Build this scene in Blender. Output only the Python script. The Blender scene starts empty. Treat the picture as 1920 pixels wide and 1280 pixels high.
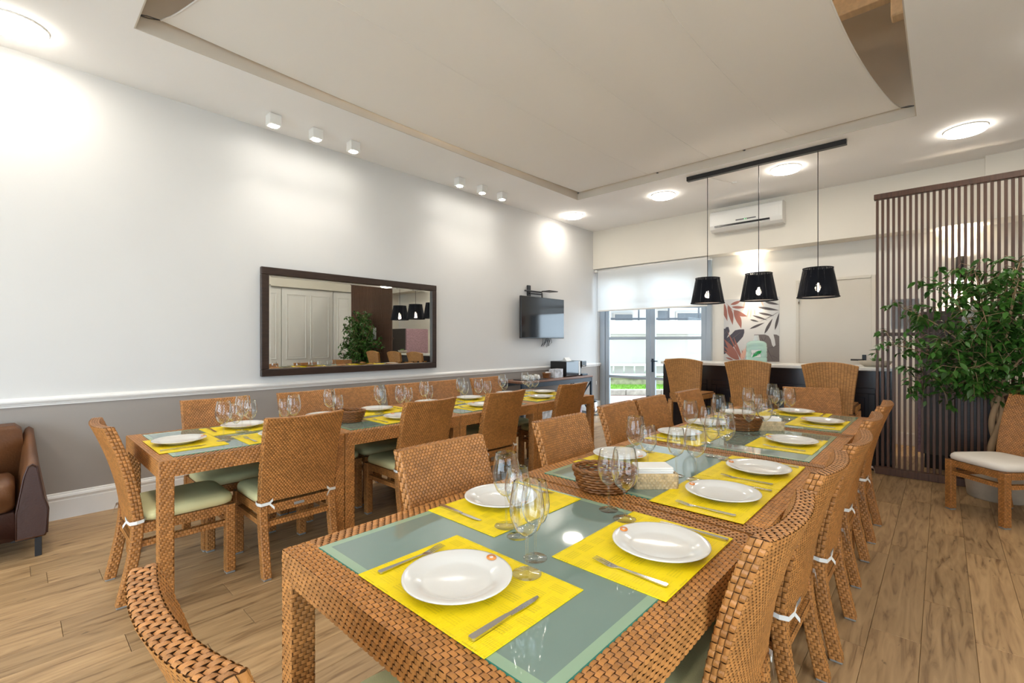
import bpy, math, random
from mathutils import Vector, Matrix, Euler
random.seed(7)
SC = bpy.context.scene
COL = SC.collection
PI = math.pi

# ---------------------------------------------------------------- camera
cam_data = bpy.data.cameras.new('camera')
cam_data.sensor_width = 36.0
cam_data.lens = 871.0 / 1920.0 * 36.0
cam_data.clip_start = 0.05
cam = bpy.data.objects.new('camera', cam_data)
COL.objects.link(cam)
cam.location = (0, 0, 1.35)
cam.rotation_euler = (PI / 2, 0, math.radians(42.8))
SC.camera = cam

# ---------------------------------------------------------------- world: bright overcast daylight
world = bpy.data.worlds.new('overcast_sky')
SC.world = world
world.use_nodes = True
bg = world.node_tree.nodes['Background']
bg.inputs['Color'].default_value = (0.76, 0.88, 1.0, 1)
bg.inputs['Strength'].default_value = 4.2

def portal(loc, rot, sx, sy):          # sampling guides for the sky light at the two glazed openings
    d = bpy.data.lights.new('daylight_portal', 'AREA'); d.shape = 'RECTANGLE'; d.size = sx; d.size_y = sy
    d.cycles.is_portal = True
    o = bpy.data.objects.new('daylight_portal', d); COL.objects.link(o); o.location = loc; o.rotation_euler = rot
portal((-3.82, 8.1, 1.35), (PI / 2, 0, PI), 2.1, 2.7)
portal((-1.3, -3.62, 1.3), (PI / 2, 0, 0), 5.0, 2.6)
portal((2.12, -.3, 1.3), (PI / 2, 0, PI / 2), 2.5, 2.5)

# ---------------------------------------------------------------- lamp levels and exposure
PANEL_GLOW = 22.0        # round ceiling panels
SPOT_WATTS = 8.0        # little cube spots along the wall
BULB_WATTS = 5.0         # pendant bulbs
SCONCE_WATTS = 11.0
WARM = (1.0, 0.90, 0.76)
SC.view_settings.view_transform = 'Standard'
SC.view_settings.look = 'None'
SC.view_settings.gamma = 1.0
SC.view_settings.use_curve_mapping = False
SC.view_settings.exposure = 1.14
SC.cycles.max_bounces = 10
SC.cycles.transparent_max_bounces = 24
SC.cycles.sample_clamp_indirect = 6.0
SC.cycles.caustics_reflective = False

# ---------------------------------------------------------------- materials
def srgb(r, g, b):
    def f(c):
        c /= 255.0
        return c / 12.92 if c <= 0.04045 else ((c + 0.055) / 1.055) ** 2.4
    return (f(r), f(g), f(b), 1)

def mat(name, col, rough=0.6, metal=0.0, spec=0.5, **kw):
    m = bpy.data.materials.new(name)
    m.use_nodes = True
    p = m.node_tree.nodes['Principled BSDF']
    p.inputs['Base Color'].default_value = col
    p.inputs['Roughness'].default_value = rough
    p.inputs['Metallic'].default_value = metal
    p.inputs['Specular IOR Level'].default_value = spec
    for k, v in kw.items():
        p.inputs[k.replace('_', ' ')].default_value = v
    return m

def N(m, t, **kw):
    n = m.node_tree.nodes.new(t)
    for k, v in kw.items():
        setattr(n, k, v)
    return n

def L(m, a, b):
    m.node_tree.links.new(a, b)

def P(m):
    return m.node_tree.nodes['Principled BSDF']

def vary(m, col, scale=6.0, amount=0.12, detail=4.0, stretch=(1, 1, 1), bump=0.0, bump_scale=None, random_amount=0.0, source='Object'):
    """noise-driven tone variation (+ fine relief) around one colour"""
    tc = N(m, 'ShaderNodeTexCoord')
    mp = N(m, 'ShaderNodeMapping')
    mp.inputs['Scale'].default_value = stretch
    L(m, tc.outputs[source], mp.inputs['Vector'])
    no = N(m, 'ShaderNodeTexNoise')
    no.inputs['Scale'].default_value = scale
    no.inputs['Detail'].default_value = detail
    L(m, mp.outputs[0], no.inputs['Vector'])
    mr = N(m, 'ShaderNodeMapRange')
    mr.inputs['From Min'].default_value = 0.25
    mr.inputs['From Max'].default_value = 0.75
    mr.inputs['To Min'].default_value = 1 - amount
    mr.inputs['To Max'].default_value = 1 + amount
    L(m, no.outputs[0], mr.inputs['Value'])
    val = mr.outputs[0]
    if random_amount:
        g = N(m, 'ShaderNodeNewGeometry')
        m2 = N(m, 'ShaderNodeMapRange')
        m2.inputs['To Min'].default_value = 1 - random_amount
        m2.inputs['To Max'].default_value = 1 + random_amount
        L(m, g.outputs['Random Per Island'], m2.inputs['Value'])
        mu = N(m, 'ShaderNodeMath', operation='MULTIPLY')
        L(m, val, mu.inputs[0]); L(m, m2.outputs[0], mu.inputs[1])
        val = mu.outputs[0]
    vm = N(m, 'ShaderNodeVectorMath', operation='SCALE')
    vm.inputs[0].default_value = col[:3]
    L(m, val, vm.inputs['Scale'])
    L(m, vm.outputs[0], P(m).inputs['Base Color'])
    if bump:
        nb = no
        if bump_scale:
            nb = N(m, 'ShaderNodeTexNoise')
            nb.inputs['Scale'].default_value = bump_scale
            L(m, mp.outputs[0], nb.inputs['Vector'])
        b = N(m, 'ShaderNodeBump')
        b.inputs['Strength'].default_value = bump
        b.inputs['Distance'].default_value = 0.004
        L(m, nb.outputs[0], b.inputs['Height'])
        L(m, b.outputs[0], P(m).inputs['Normal'])
    return m

def emissive(name, col, strength):
    m = mat(name, (0.8, 0.8, 0.8, 1), 0.5)
    P(m).inputs['Emission Color'].default_value = (*col[:3], 1)
    P(m).inputs['Emission Strength'].default_value = strength
    return m

MT = {}
MT['wall_white'] = vary(mat('wall_white_paint', (0.8, 0.79, 0.77, 1), 0.75), (0.655, 0.65, 0.64), 1.5, 0.02, bump=0.05, bump_scale=220)
MT['wall_cream'] = vary(mat('wall_cream_paint', (0.8, 0.76, 0.68, 1), 0.75), (0.76, 0.715, 0.63), 1.5, 0.02, bump=0.05, bump_scale=220)
MT['wall_back'] = vary(mat('wall_back_lightened_paint', (0.82, 0.79, 0.72, 1), 0.75), (0.83, 0.80, 0.735), 1.5, 0.02, bump=0.05, bump_scale=220)  # lower far wall: cream brightened in the colour to offset the beam's shade
MT['wall_taupe'] = vary(mat('wall_taupe_paint', (0.3, 0.27, 0.25, 1), 0.7), (0.335, 0.300, 0.272), 1.8, 0.04, bump=0.05, bump_scale=220)
MT['ceiling'] = vary(mat('ceiling_paint', (0.83, 0.82, 0.81, 1), 0.8), (0.91, 0.90, 0.89), 1.2, 0.015)
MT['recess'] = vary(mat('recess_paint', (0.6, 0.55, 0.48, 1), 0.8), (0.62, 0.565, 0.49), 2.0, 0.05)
MT['attic'] = vary(mat('attic_beige', (0.55, 0.44, 0.32, 1), 0.85), (0.60, 0.47, 0.34), 3.0, 0.08)
MT['attic_beam'] = vary(mat('attic_beam_paint', (0.7, 0.55, 0.38, 1), 0.7), (0.72, 0.56, 0.38), 5.0, 0.1, stretch=(8, 1, 8))
MT['trim_white'] = mat('trim_white_gloss', (0.80, 0.785, 0.76, 1), 0.35)
MT['wicker'] = vary(mat('wicker_strand', (0.5, 0.25, 0.08, 1), 0.38, 0, 0.5), (0.42, 0.176, 0.046), 9.0, 0.14, random_amount=0.2, bump=0.25, bump_scale=300)
MT['wicker_base'] = vary(mat('wicker_shadow_strand', (0.2, 0.08, 0.02, 1), 0.6), (0.13, 0.050, 0.012), 40.0, 0.2)
MT['wicker_bar'] = vary(mat('wicker_stool_strand', (0.55, 0.28, 0.09, 1), 0.4, 0, 0.5), (0.50, 0.235, 0.070), 9.0, 0.12, random_amount=0.16)
MT['cushion_green'] = vary(mat('cushion_pale_green', (0.6, 0.62, 0.4, 1), 0.75), (0.70, 0.64, 0.335), 5.0, 0.05, bump=0.25, bump_scale=350)
MT['cushion_white'] = vary(mat('cushion_off_white', (0.75, 0.7, 0.64, 1), 0.8), (0.78, 0.73, 0.66), 5.0, 0.04, bump=0.25, bump_scale=350)
MT['ribbon'] = mat('ribbon_white', (0.75, 0.74, 0.7, 1), 0.7)
MT['metal_foot'] = mat('foot_cap_grey', (0.35, 0.36, 0.36, 1), 0.4, 0.4)
MT['steel'] = mat('cutlery_steel', (0.62, 0.61, 0.60, 1), 0.16, 1.0)
MT['chrome'] = mat('bin_chrome', (0.75, 0.76, 0.77, 1), 0.12, 1.0)
MT['porcelain'] = mat('porcelain_white', (0.68, 0.67, 0.645, 1), 0.12, 0, 0.6)
MT['emblem'] = mat('emblem_orange', (0.80, 0.26, 0.05, 1), 0.3)
MT['black_metal'] = mat('black_metal', (0.010, 0.010, 0.012, 1), 0.4)
MT['blue_black_metal'] = mat('blue_black_metal', (0.012, 0.030, 0.055, 1), 0.35)
MT['black_plastic'] = mat('black_plastic', (0.012, 0.012, 0.013, 1), 0.28)
MT['screen_glass'] = mat('television_screen', (0.006, 0.006, 0.008, 1), 0.08, 0, 0.6)
MT['white_plastic'] = mat('white_plastic', (0.78, 0.77, 0.74, 1), 0.35)
MT['dark_wood'] = vary(mat('dark_brown_wood', (0.05, 0.025, 0.015, 1), 0.45), (0.095, 0.040, 0.020), 6.0, 0.35, stretch=(14, 14, 1), bump=0.15)
MT['frame_wood'] = vary(mat('wenge_frame_wood', (0.03, 0.015, 0.01, 1), 0.4), (0.030, 0.015, 0.010), 8.0, 0.4, stretch=(1, 1, 10), bump=0.15)
MT['bar_front'] = vary(mat('bar_front_lacquer', (0.012, 0.010, 0.013, 1), 0.22, 0, 0.6), (0.010, 0.008, 0.011), 5.0, 0.3, stretch=(14, 14, 1))
MT['counter'] = vary(mat('counter_white_stone', (0.75, 0.73, 0.68, 1), 0.25), (0.76, 0.74, 0.69), 20.0, 0.03)
MT['alu'] = mat('door_frame_blue_grey', (0.42, 0.49, 0.57, 1), 0.4, 0.1)
MT['concrete'] = vary(mat('concrete_pot', (0.5, 0.45, 0.36, 1), 0.85), (0.50, 0.44, 0.35), 9.0, 0.15, bump=0.4, bump_scale=60)
MT['soil'] = vary(mat('potting_soil', (0.03, 0.02, 0.012, 1), 0.95), (0.03, 0.02, 0.012), 40.0, 0.5, bump=0.8, bump_scale=60)
MT['bark'] = vary(mat('ficus_bark', (0.35, 0.24, 0.13, 1), 0.8), (0.36, 0.24, 0.135), 12.0, 0.25, stretch=(1, 1, .4), bump=0.5, bump_scale=60)
MT['leaf'] = vary(mat('ficus_leaf', (0.04, 0.12, 0.015, 1), 0.3, 0, 0.5), (0.042, 0.130, 0.018), 3.0, 0.35, random_amount=0.4)
P(MT['leaf']).inputs['Subsurface Weight'].default_value = 0.0
MT['succulent'] = vary(mat('succulent_green', (0.2, 0.35, 0.12, 1), 0.45), (0.24, 0.38, 0.14), 8.0, 0.3)
MT['leather'] = vary(mat('tan_leather', (0.15, 0.06, 0.025, 1), 0.42), (0.13, 0.050, 0.017), 3.0, 0.25, bump=0.3, bump_scale=90)
MT['leather_dark'] = vary(mat('dark_brown_leather', (0.06, 0.02, 0.015, 1), 0.4), (0.042, 0.015, 0.010), 3.0, 0.25, bump=0.3, bump_scale=90)
MT['basket'] = vary(mat('bread_basket_willow', (0.2, 0.07, 0.015, 1), 0.45), (0.20, 0.072, 0.014), 30.0, 0.3, random_amount=0.25)
MT['seagrass'] = vary(mat('seagrass_box', (0.6, 0.45, 0.25, 1), 0.6), (0.60, 0.45, 0.26), 30.0, 0.2, random_amount=0.2)
MT['paper'] = mat('paper_white', (0.80, 0.79, 0.77, 1), 0.8)
MT['print_grey'] = mat('print_grey', (0.12, 0.12, 0.13, 1), 0.7)
MT['shade'] = mat('black_cord_shade', (0.005, 0.006, 0.010, 1), 0.85, 0, 0.2)
MT['shade_inner'] = mat('shade_diffuser', (0.75, 0.70, 0.74, 1), 0.6)
MT['fridge_grey'] = mat('fridge_side_grey', (0.105, 0.095, 0.085, 1), 0.45)
MT['fridge_pink'] = vary(mat('fridge_front_pink', (0.55, 0.35, 0.4, 1), 0.5), (0.50, 0.31, 0.37), 60.0, 0.35)
MT['jug'] = mat('jug_green_plastic', (0.62, 0.88, 0.77, 1), 0.2, 0, 0.5)
P(MT['jug']).inputs['Transmission Weight'].default_value = 0.35
MT['leaf_logo'] = mat('logo_leaf_green', (0.0, 0.32, 0.06, 1), 0.5)
MT['ladder'] = mat('ladder_aluminium', (0.6, 0.6, 0.58, 1), 0.4, 0.6)
MT['plaster_out'] = vary(mat('outside_plaster', (0.7, 0.66, 0.58, 1), 0.9), (0.40, 0.37, 0.33), 2.0, 0.05)
MT['plaster_out_white'] = vary(mat('outside_white_render', (0.8, 0.79, 0.76, 1), 0.9), (0.44, 0.43, 0.41), 2.0, 0.04)
MT['terrace'] = vary(mat('pale_bounce_ground', (0.75, 0.72, 0.66, 1), 0.8), (0.76, 0.72, 0.66), 2.0, 0.05)  # pale so that the added ground outside reflects daylight indoors
MT['moss_stone'] = vary(mat('mossy_plinth', (0.35, 0.32, 0.2, 1), 0.95), (0.26, 0.24, 0.15), 6.0, 0.5)
MT['curb'] = vary(mat('weathered_curb', (0.4, 0.36, 0.3, 1), 0.95), (0.30, 0.27, 0.22), 7.0, 0.35)
MT['paving'] = vary(mat('pink_paving', (0.5, 0.33, 0.27, 1), 0.8), (0.30, 0.20, 0.17), 8.0, 0.12)
MT['grass'] = vary(mat('lawn_grass', (0.12, 0.3, 0.02, 1), 0.9), (0.13, 0.27, 0.02), 20.0, 0.4)
MT['dark_glass'] = mat('far_window_glass', (0.03, 0.035, 0.04, 1), 0.1)
MT['rail_grey'] = mat('balcony_rail_grey', (0.05, 0.055, 0.065, 1), 0.5)
MT['wood_light'] = vary(mat('orange_wood', (0.5, 0.22, 0.06, 1), 0.5), (0.52, 0.24, 0.07), 8.0, 0.2, stretch=(1, 10, 10))
MT['table_wood'] = vary(mat('sideboard_brown_top', (0.2, 0.09, 0.05, 1), 0.4), (0.20, 0.095, 0.055), 8.0, 0.2, stretch=(10, 1, 10))
MT['cardboard'] = vary(mat('printed_box', (0.6, 0.6, 0.62, 1), 0.6), (0.52, 0.54, 0.58), 14.0, 0.6)
MT['panel_glow'] = emissive('panel_light_diffuser', (1.0, 0.92, 0.80), PANEL_GLOW)
MT['panel_side'] = emissive('panel_light_opal_side', (1.0, 0.92, 0.80), PANEL_GLOW * 0.5)
MT['spot_glow'] = emissive('spot_lens', (1.0, 0.95, 0.86), 60.0)
MT['bulb_glow'] = emissive('filament_bulb', (1.0, 0.85, 0.65), 40.0)
MT['batten_glow'] = emissive('attic_tube_glow', (1.0, 0.80, 0.56), 10.0)
MT['led_green'] = emissive('green_led', (0.1, 1.0, 0.2), 2.0)

# floor planks: tone per plank, grain along the plank
def plank_material():
    m = mat('oak_plank', (0.5, 0.33, 0.17, 1), 0.42, 0, 0.4)
    tc = N(m, 'ShaderNodeTexCoord')
    oi = N(m, 'ShaderNodeObjectInfo')
    add = N(m, 'ShaderNodeVectorMath', operation='ADD')
    sc = N(m, 'ShaderNodeVectorMath', operation='SCALE')
    sc.inputs['Scale'].default_value = 37.0
    L(m, oi.outputs['Location'], sc.inputs[0])
    L(m, tc.outputs['Object'], add.inputs[0]); L(m, sc.outputs[0], add.inputs[1])
    mp = N(m, 'ShaderNodeMapping'); mp.inputs['Scale'].default_value = (9, 0.9, 9)
    L(m, add.outputs[0], mp.inputs['Vector'])
    n1 = N(m, 'ShaderNodeTexNoise'); n1.inputs['Scale'].default_value = 3.0; n1.inputs['Detail'].default_value = 8; n1.inputs['Distortion'].default_value = 1.2
    L(m, mp.outputs[0], n1.inputs['Vector'])
    cr = N(m, 'ShaderNodeValToRGB')
    cr.color_ramp.elements[0].position = 0.28; cr.color_ramp.elements[0].color = (0.17, 0.092, 0.040, 1)
    cr.color_ramp.elements[1].position = 0.70; cr.color_ramp.elements[1].color = (0.50, 0.325, 0.165, 1)
    e = cr.color_ramp.elements.new(0.46); e.color = (0.39, 0.245, 0.120, 1)
    L(m, n1.outputs[0], cr.inputs[0])
    mp2 = N(m, 'ShaderNodeMapping'); mp2.inputs['Scale'].default_value = (5, 1.6, 5)
    L(m, add.outputs[0], mp2.inputs['Vector'])
    n2 = N(m, 'ShaderNodeTexNoise'); n2.inputs['Scale'].default_value = 6.0; n2.inputs['Detail'].default_value = 3
    L(m, mp2.outputs[0], n2.inputs['Vector'])
    kr = N(m, 'ShaderNodeMapRange'); kr.inputs['From Min'].default_value = 0.69; kr.inputs['From Max'].default_value = 0.76
    kr.inputs['To Min'].default_value = 1.0; kr.inputs['To Max'].default_value = 0.42
    L(m, n2.outputs[0], kr.inputs['Value'])
    rr = N(m, 'ShaderNodeMapRange'); rr.inputs['To Min'].default_value = 0.82; rr.inputs['To Max'].default_value = 1.15
    L(m, oi.outputs['Random'], rr.inputs['Value'])
    mu = N(m, 'ShaderNodeMath', operation='MULTIPLY'); L(m, kr.outputs[0], mu.inputs[0]); L(m, rr.outputs[0], mu.inputs[1])
    vs = N(m, 'ShaderNodeVectorMath', operation='SCALE'); L(m, cr.outputs[0], vs.inputs[0]); L(m, mu.outputs[0], vs.inputs['Scale'])
    L(m, vs.outputs[0], P(m).inputs['Base Color'])
    b = N(m, 'ShaderNodeBump'); b.inputs['Strength'].default_value = 0.25; b.inputs['Distance'].default_value = 0.003
    L(m, n1.outputs[0], b.inputs['Height']); L(m, b.outputs[0], P(m).inputs['Normal'])
    return m
MT['plank'] = plank_material()
MT['subfloor'] = mat('plank_joint', (0.08, 0.05, 0.03, 1), 0.9)

# woven yellow mat: ribs plus faint pressed blocks
def mat_material():
    m = mat('yellow_vinyl_mat', (0.85, 0.62, 0.0, 1), 0.45, 0, 0.4)
    tc = N(m, 'ShaderNodeTexCoord')
    w = N(m, 'ShaderNodeTexWave', bands_direction='X'); w.inputs['Scale'].default_value = 62
    L(m, tc.outputs['Object'], w.inputs['Vector'])
    w2 = N(m, 'ShaderNodeTexWave', bands_direction='Y'); w2.inputs['Scale'].default_value = 40
    L(m, tc.outputs['Object'], w2.inputs['Vector'])
    br = N(m, 'ShaderNodeTexBrick'); br.offset = 0.5
    br.inputs['Scale'].default_value = 1.0
    br.inputs['Brick Width'].default_value = 0.062; br.inputs['Row Height'].default_value = 0.05
    br.inputs['Mortar Size'].default_value = 0.009; br.inputs['Mortar Smooth'].default_value = 0.1
    br.inputs['Color1'].default_value = (1, 1, 1, 1); br.inputs['Color2'].default_value = (0.2, 0.2, 0.2, 1); br.inputs['Mortar'].default_value = (0, 0, 0, 1)
    L(m, tc.outputs['Object'], br.inputs['Vector'])
    gt = N(m, 'ShaderNodeMath', operation='MULTIPLY'); L(m, br.outputs['Color'], gt.inputs[0]); L(m, w2.outputs['Fac'], gt.inputs[1])
    mr = N(m, 'ShaderNodeMapRange'); mr.inputs['To Min'].default_value = 1.0; mr.inputs['To Max'].default_value = 0.74
    L(m, gt.outputs[0], mr.inputs['Value'])
    vs = N(m, 'ShaderNodeVectorMath', operation='SCALE'); vs.inputs[0].default_value = (0.88, 0.66, 0.0); L(m, mr.outputs[0], vs.inputs['Scale'])
    L(m, vs.outputs[0], P(m).inputs['Base Color'])
    ad = N(m, 'ShaderNodeMath', operation='ADD'); L(m, w.outputs['Fac'], ad.inputs[0]); L(m, gt.outputs[0], ad.inputs[1])
    b = N(m, 'ShaderNodeBump'); b.inputs['Strength'].default_value = 0.35; b.inputs['Distance'].default_value = 0.002
    L(m, ad.outputs[0], b.inputs['Height']); L(m, b.outputs[0], P(m).inputs['Normal'])
    return m
MT['placemat'] = mat_material()

# sea-green frosted table glass with a polished face
MT['table_glass'] = vary(mat('frosted_green_glass', (0.15, 0.24, 0.21, 1), 0.035, 0, 0.9), (0.165, 0.245, 0.215), 3.0, 0.05)
P(MT['table_glass']).inputs['IOR'].default_value = 1.7
MT['table_glass_edge'] = mat('clear_green_glass_rim', (0.27, 0.39, 0.27, 1), 0.04, 0, 0.8)
MT['glass_edge_line'] = mat('green_glass_edge', (0.03, 0.20, 0.15, 1), 0.1)

def thin_glass(name, tint, reflect=1.0, power=3.2, rough=0.0):
    m = bpy.data.materials.new(name); m.use_nodes = True
    nt = m.node_tree; nt.nodes.clear()
    out = nt.nodes.new('ShaderNodeOutputMaterial')
    tr = nt.nodes.new('ShaderNodeBsdfTransparent'); tr.inputs['Color'].default_value = tint
    gl = nt.nodes.new('ShaderNodeBsdfGlossy'); gl.inputs['Roughness'].default_value = rough
    lw = nt.nodes.new('ShaderNodeLayerWeight'); lw.inputs['Blend'].default_value = 0.5
    pw = nt.nodes.new('ShaderNodeMath'); pw.operation = 'POWER'; pw.inputs[1].default_value = power
    ad = nt.nodes.new('ShaderNodeMath'); ad.operation = 'ADD'; ad.inputs[1].default_value = 0.045
    mm = nt.nodes.new('ShaderNodeMath'); mm.operation = 'MULTIPLY'; mm.inputs[1].default_value = reflect; mm.use_clamp = True
    mx = nt.nodes.new('ShaderNodeMixShader')
    nt.links.new(lw.outputs['Facing'], pw.inputs[0]); nt.links.new(pw.outputs[0], ad.inputs[0]); nt.links.new(ad.outputs[0], mm.inputs[0]); nt.links.new(mm.outputs[0], mx.inputs[0])
    nt.links.new(tr.outputs[0], mx.inputs[1]); nt.links.new(gl.outputs[0], mx.inputs[2]); nt.links.new(mx.outputs[0], out.inputs[0])
    return m
MT['pane'] = thin_glass('door_pane_glass', (0.93, 0.96, 0.97, 1), 0.6)
MT['goblet'] = thin_glass('wine_glass_bowl', (0.97, 0.975, 0.97, 1), 1.1, 1.9)
MT['goblet_base'] = thin_glass('wine_glass_foot', (0.975, 0.98, 0.975, 1), 0.9, 2.6)
def solid_glass():
    m = mat('wine_glass_stem', (1, 1, 1, 1), 0.0)
    P(m).inputs['Transmission Weight'].default_value = 1.0
    P(m).inputs['IOR'].default_value = 1.45
    return m
MT['goblet_stem'] = solid_glass()
MT['mirror'] = mat('mirror_silver', (0.80, 0.83, 0.80, 1), 0.0, 1.0)

def cloth(name, col, transl, transp=0.0):
    m = bpy.data.materials.new(name); m.use_nodes = True
    nt = m.node_tree; nt.nodes.clear()
    out = nt.nodes.new('ShaderNodeOutputMaterial')
    d = nt.nodes.new('ShaderNodeBsdfDiffuse'); d.inputs['Color'].default_value = col
    t = nt.nodes.new('ShaderNodeBsdfTranslucent'); t.inputs['Color'].default_value = col
    mx = nt.nodes.new('ShaderNodeMixShader'); mx.inputs[0].default_value = transl
    nt.links.new(d.outputs[0], mx.inputs[1]); nt.links.new(t.outputs[0], mx.inputs[2])
    last = mx
    if transp:
        tp = nt.nodes.new('ShaderNodeBsdfTransparent')
        m2 = nt.nodes.new('ShaderNodeMixShader'); m2.inputs[0].default_value = transp
        nt.links.new(mx.outputs[0], m2.inputs[1]); nt.links.new(tp.outputs[0], m2.inputs[2]); last = m2
    no = nt.nodes.new('ShaderNodeTexNoise'); no.inputs['Scale'].default_value = 2.5; no.inputs['Detail'].default_value = 2
    b = nt.nodes.new('ShaderNodeBump'); b.inputs['Strength'].default_value = 0.08; b.inputs['Distance'].default_value = 0.05
    nt.links.new(no.outputs[0], b.inputs['Height']); nt.links.new(b.outputs[0], d.inputs['Normal'])
    nt.links.new(last.outputs[0], out.inputs[0])
    return m
MT['sail'] = cloth('stretched_sail_cloth', (0.92, 0.905, 0.88, 1), 0.07)
MT['blind'] = cloth('roller_blind_cloth', (0.86, 0.86, 0.84, 1), 0.45, 0.12)

# ---------------------------------------------------------------- mesh helpers
class MB:
    def __init__(self):
        self.v = []; self.f = []; self.m = []; self.s = []
    def add(self, verts, faces, mi=0, smooth=False, M=None):
        o = len(self.v)
        if M is not None:
            verts = [M @ Vector(p) for p in verts]
        self.v.extend([tuple(p) for p in verts])
        for f in faces:
            self.f.append([i + o for i in f]); self.m.append(mi); self.s.append(smooth)
        return self
    def box(self, x0, x1, y0, y1, z0, z1, mi=0, c=0.0, M=None):
        if c <= 0:
            vs = [(x0,y0,z0),(x1,y0,z0),(x1,y1,z0),(x0,y1,z0),(x0,y0,z1),(x1,y0,z1),(x1,y1,z1),(x0,y1,z1)]
            fs = [(0,3,2,1),(4,5,6,7),(0,1,5,4),(1,2,6,5),(2,3,7,6),(3,0,4,7)]
            return self.add(vs, fs, mi, False, M)
        vs = []; idx = {}
        X = (x0, x1); Y = (y0, y1); Z = (z0, z1)
        for i in (0, 1):
            for j in (0, 1):
                for k in (0, 1):
                    sx = 1 - 2 * i; sy = 1 - 2 * j; sz = 1 - 2 * k
                    idx[i, j, k, 0] = len(vs); vs.append((X[i], Y[j] + sy * c, Z[k] + sz * c))
                    idx[i, j, k, 1] = len(vs); vs.append((X[i] + sx * c, Y[j], Z[k] + sz * c))
                    idx[i, j, k, 2] = len(vs); vs.append((X[i] + sx * c, Y[j] + sy * c, Z[k]))
        fs = []
        for i in (0, 1):
            f = [idx[i,0,0,0], idx[i,1,0,0], idx[i,1,1,0], idx[i,0,1,0]]; fs.append(f if i else f[::-1])
        for j in (0, 1):
            f = [idx[0,j,0,1], idx[0,j,1,1], idx[1,j,1,1], idx[1,j,0,1]]; fs.append(f if j else f[::-1])
        for k in (0, 1):
            f = [idx[0,0,k,2], idx[1,0,k,2], idx[1,1,k,2], idx[0,1,k,2]]; fs.append(f if k else f[::-1])
        for j in (0, 1):
            for k in (0, 1):
                f = [idx[0,j,k,1], idx[0,j,k,2], idx[1,j,k,2], idx[1,j,k,1]]; fs.append(f if (j ^ k) else f[::-1])
        for i in (0, 1):
            for k in (0, 1):
                f = [idx[i,0,k,0], idx[i,0,k,2], idx[i,1,k,2], idx[i,1,k,0]]; fs.append(f if not (i ^ k) else f[::-1])
        for i in (0, 1):
            for j in (0, 1):
                f = [idx[i,j,0,0], idx[i,j,0,1], idx[i,j,1,1], idx[i,j,1,0]]; fs.append(f if (i ^ j) else f[::-1])
        for i in (0, 1):
            for j in (0, 1):
                for k in (0, 1):
                    f = [idx[i,j,k,0], idx[i,j,k,1], idx[i,j,k,2]]
                    fs.append(f if (i + j + k) % 2 else f[::-1])
        return self.add(vs, fs, mi, False, M)
    def lathe(self, prof, n=24, mi=0, smooth=True, M=None, sx=1.0, sy=1.0):
        vs = []; fs = []
        for r, z in prof:
            for k in range(n):
                a = 2 * PI * k / n
                vs.append((r * math.cos(a) * sx, r * math.sin(a) * sy, z))
        for i in range(len(prof) - 1):
            for k in range(n):
                a, b = i * n + k, i * n + (k + 1) % n
                fs.append((a, b, b + n, a + n))
        return self.add(vs, fs, mi, smooth, M)
    def tube(self, pts, rad, n=8, mi=0, smooth=True, caps=True, M=None):
        pts = [Vector(p) for p in pts]
        if not isinstance(rad, (list, tuple)):
            rad = [rad] * len(pts)
        vs = []; fs = []
        up = None
        for i, p in enumerate(pts):
            t = (pts[min(i + 1, len(pts) - 1)] - pts[max(i - 1, 0)]).normalized()
            if up is None:
                up = Vector((0, 0, 1)) if abs(t.z) < 0.9 else Vector((1, 0, 0))
            x = t.cross(up).normalized(); y = x.cross(t).normalized(); up = y
            for k in range(n):
                a = 2 * PI * k / n
                vs.append(p + (x * math.cos(a) + y * math.sin(a)) * rad[i])
        for i in range(len(pts) - 1):
            for k in range(n):
                a, b = i * n + k, i * n + (k + 1) % n
                fs.append((a, a + n, b + n, b))
        if caps:
            fs.append(tuple(range(n))); fs.append(tuple(range((len(pts) - 1) * n, len(pts) * n))[::-1])
        return self.add(vs, fs, mi, smooth, M)
    def prism(self, poly, z0, z1, mi=0, M=None):
        n = len(poly)
        vs = [(x, y, z0) for x, y in poly] + [(x, y, z1) for x, y in poly]
        fs = [tuple(range(n))[::-1], tuple(range(n, 2 * n))]
        fs += [(i, (i + 1) % n, (i + 1) % n + n, i + n) for i in range(n)]
        return self.add(vs, fs, mi, False, M)
    def grid(self, fn, nu, nv, mi=0, smooth=True, flip=False):
        vs = [fn(i / nu, j / nv) for j in range(nv + 1) for i in range(nu + 1)]
        fs = []
        for j in range(nv):
            for i in range(nu):
                a = j * (nu + 1) + i
                f = (a, a + 1, a + nu + 2, a + nu + 1)
                fs.append(f[::-1] if flip else f)
        return self.add(vs, fs, mi, smooth)
    def loft(self, sections, mi=0, smooth=False, caps=True):
        n = len(sections[0]); vs = [p for s in sections for p in s]; fs = []
        for i in range(len(sections) - 1):
            for k in range(n):
                a, b = i * n + k, i * n + (k + 1) % n
                fs.append((a, b, b + n, a + n))
        if caps:
            fs.append(tuple(range(n))[::-1]); fs.append(tuple(range((len(sections) - 1) * n, len(sections) * n)))
        return self.add(vs, fs, mi, smooth)
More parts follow.
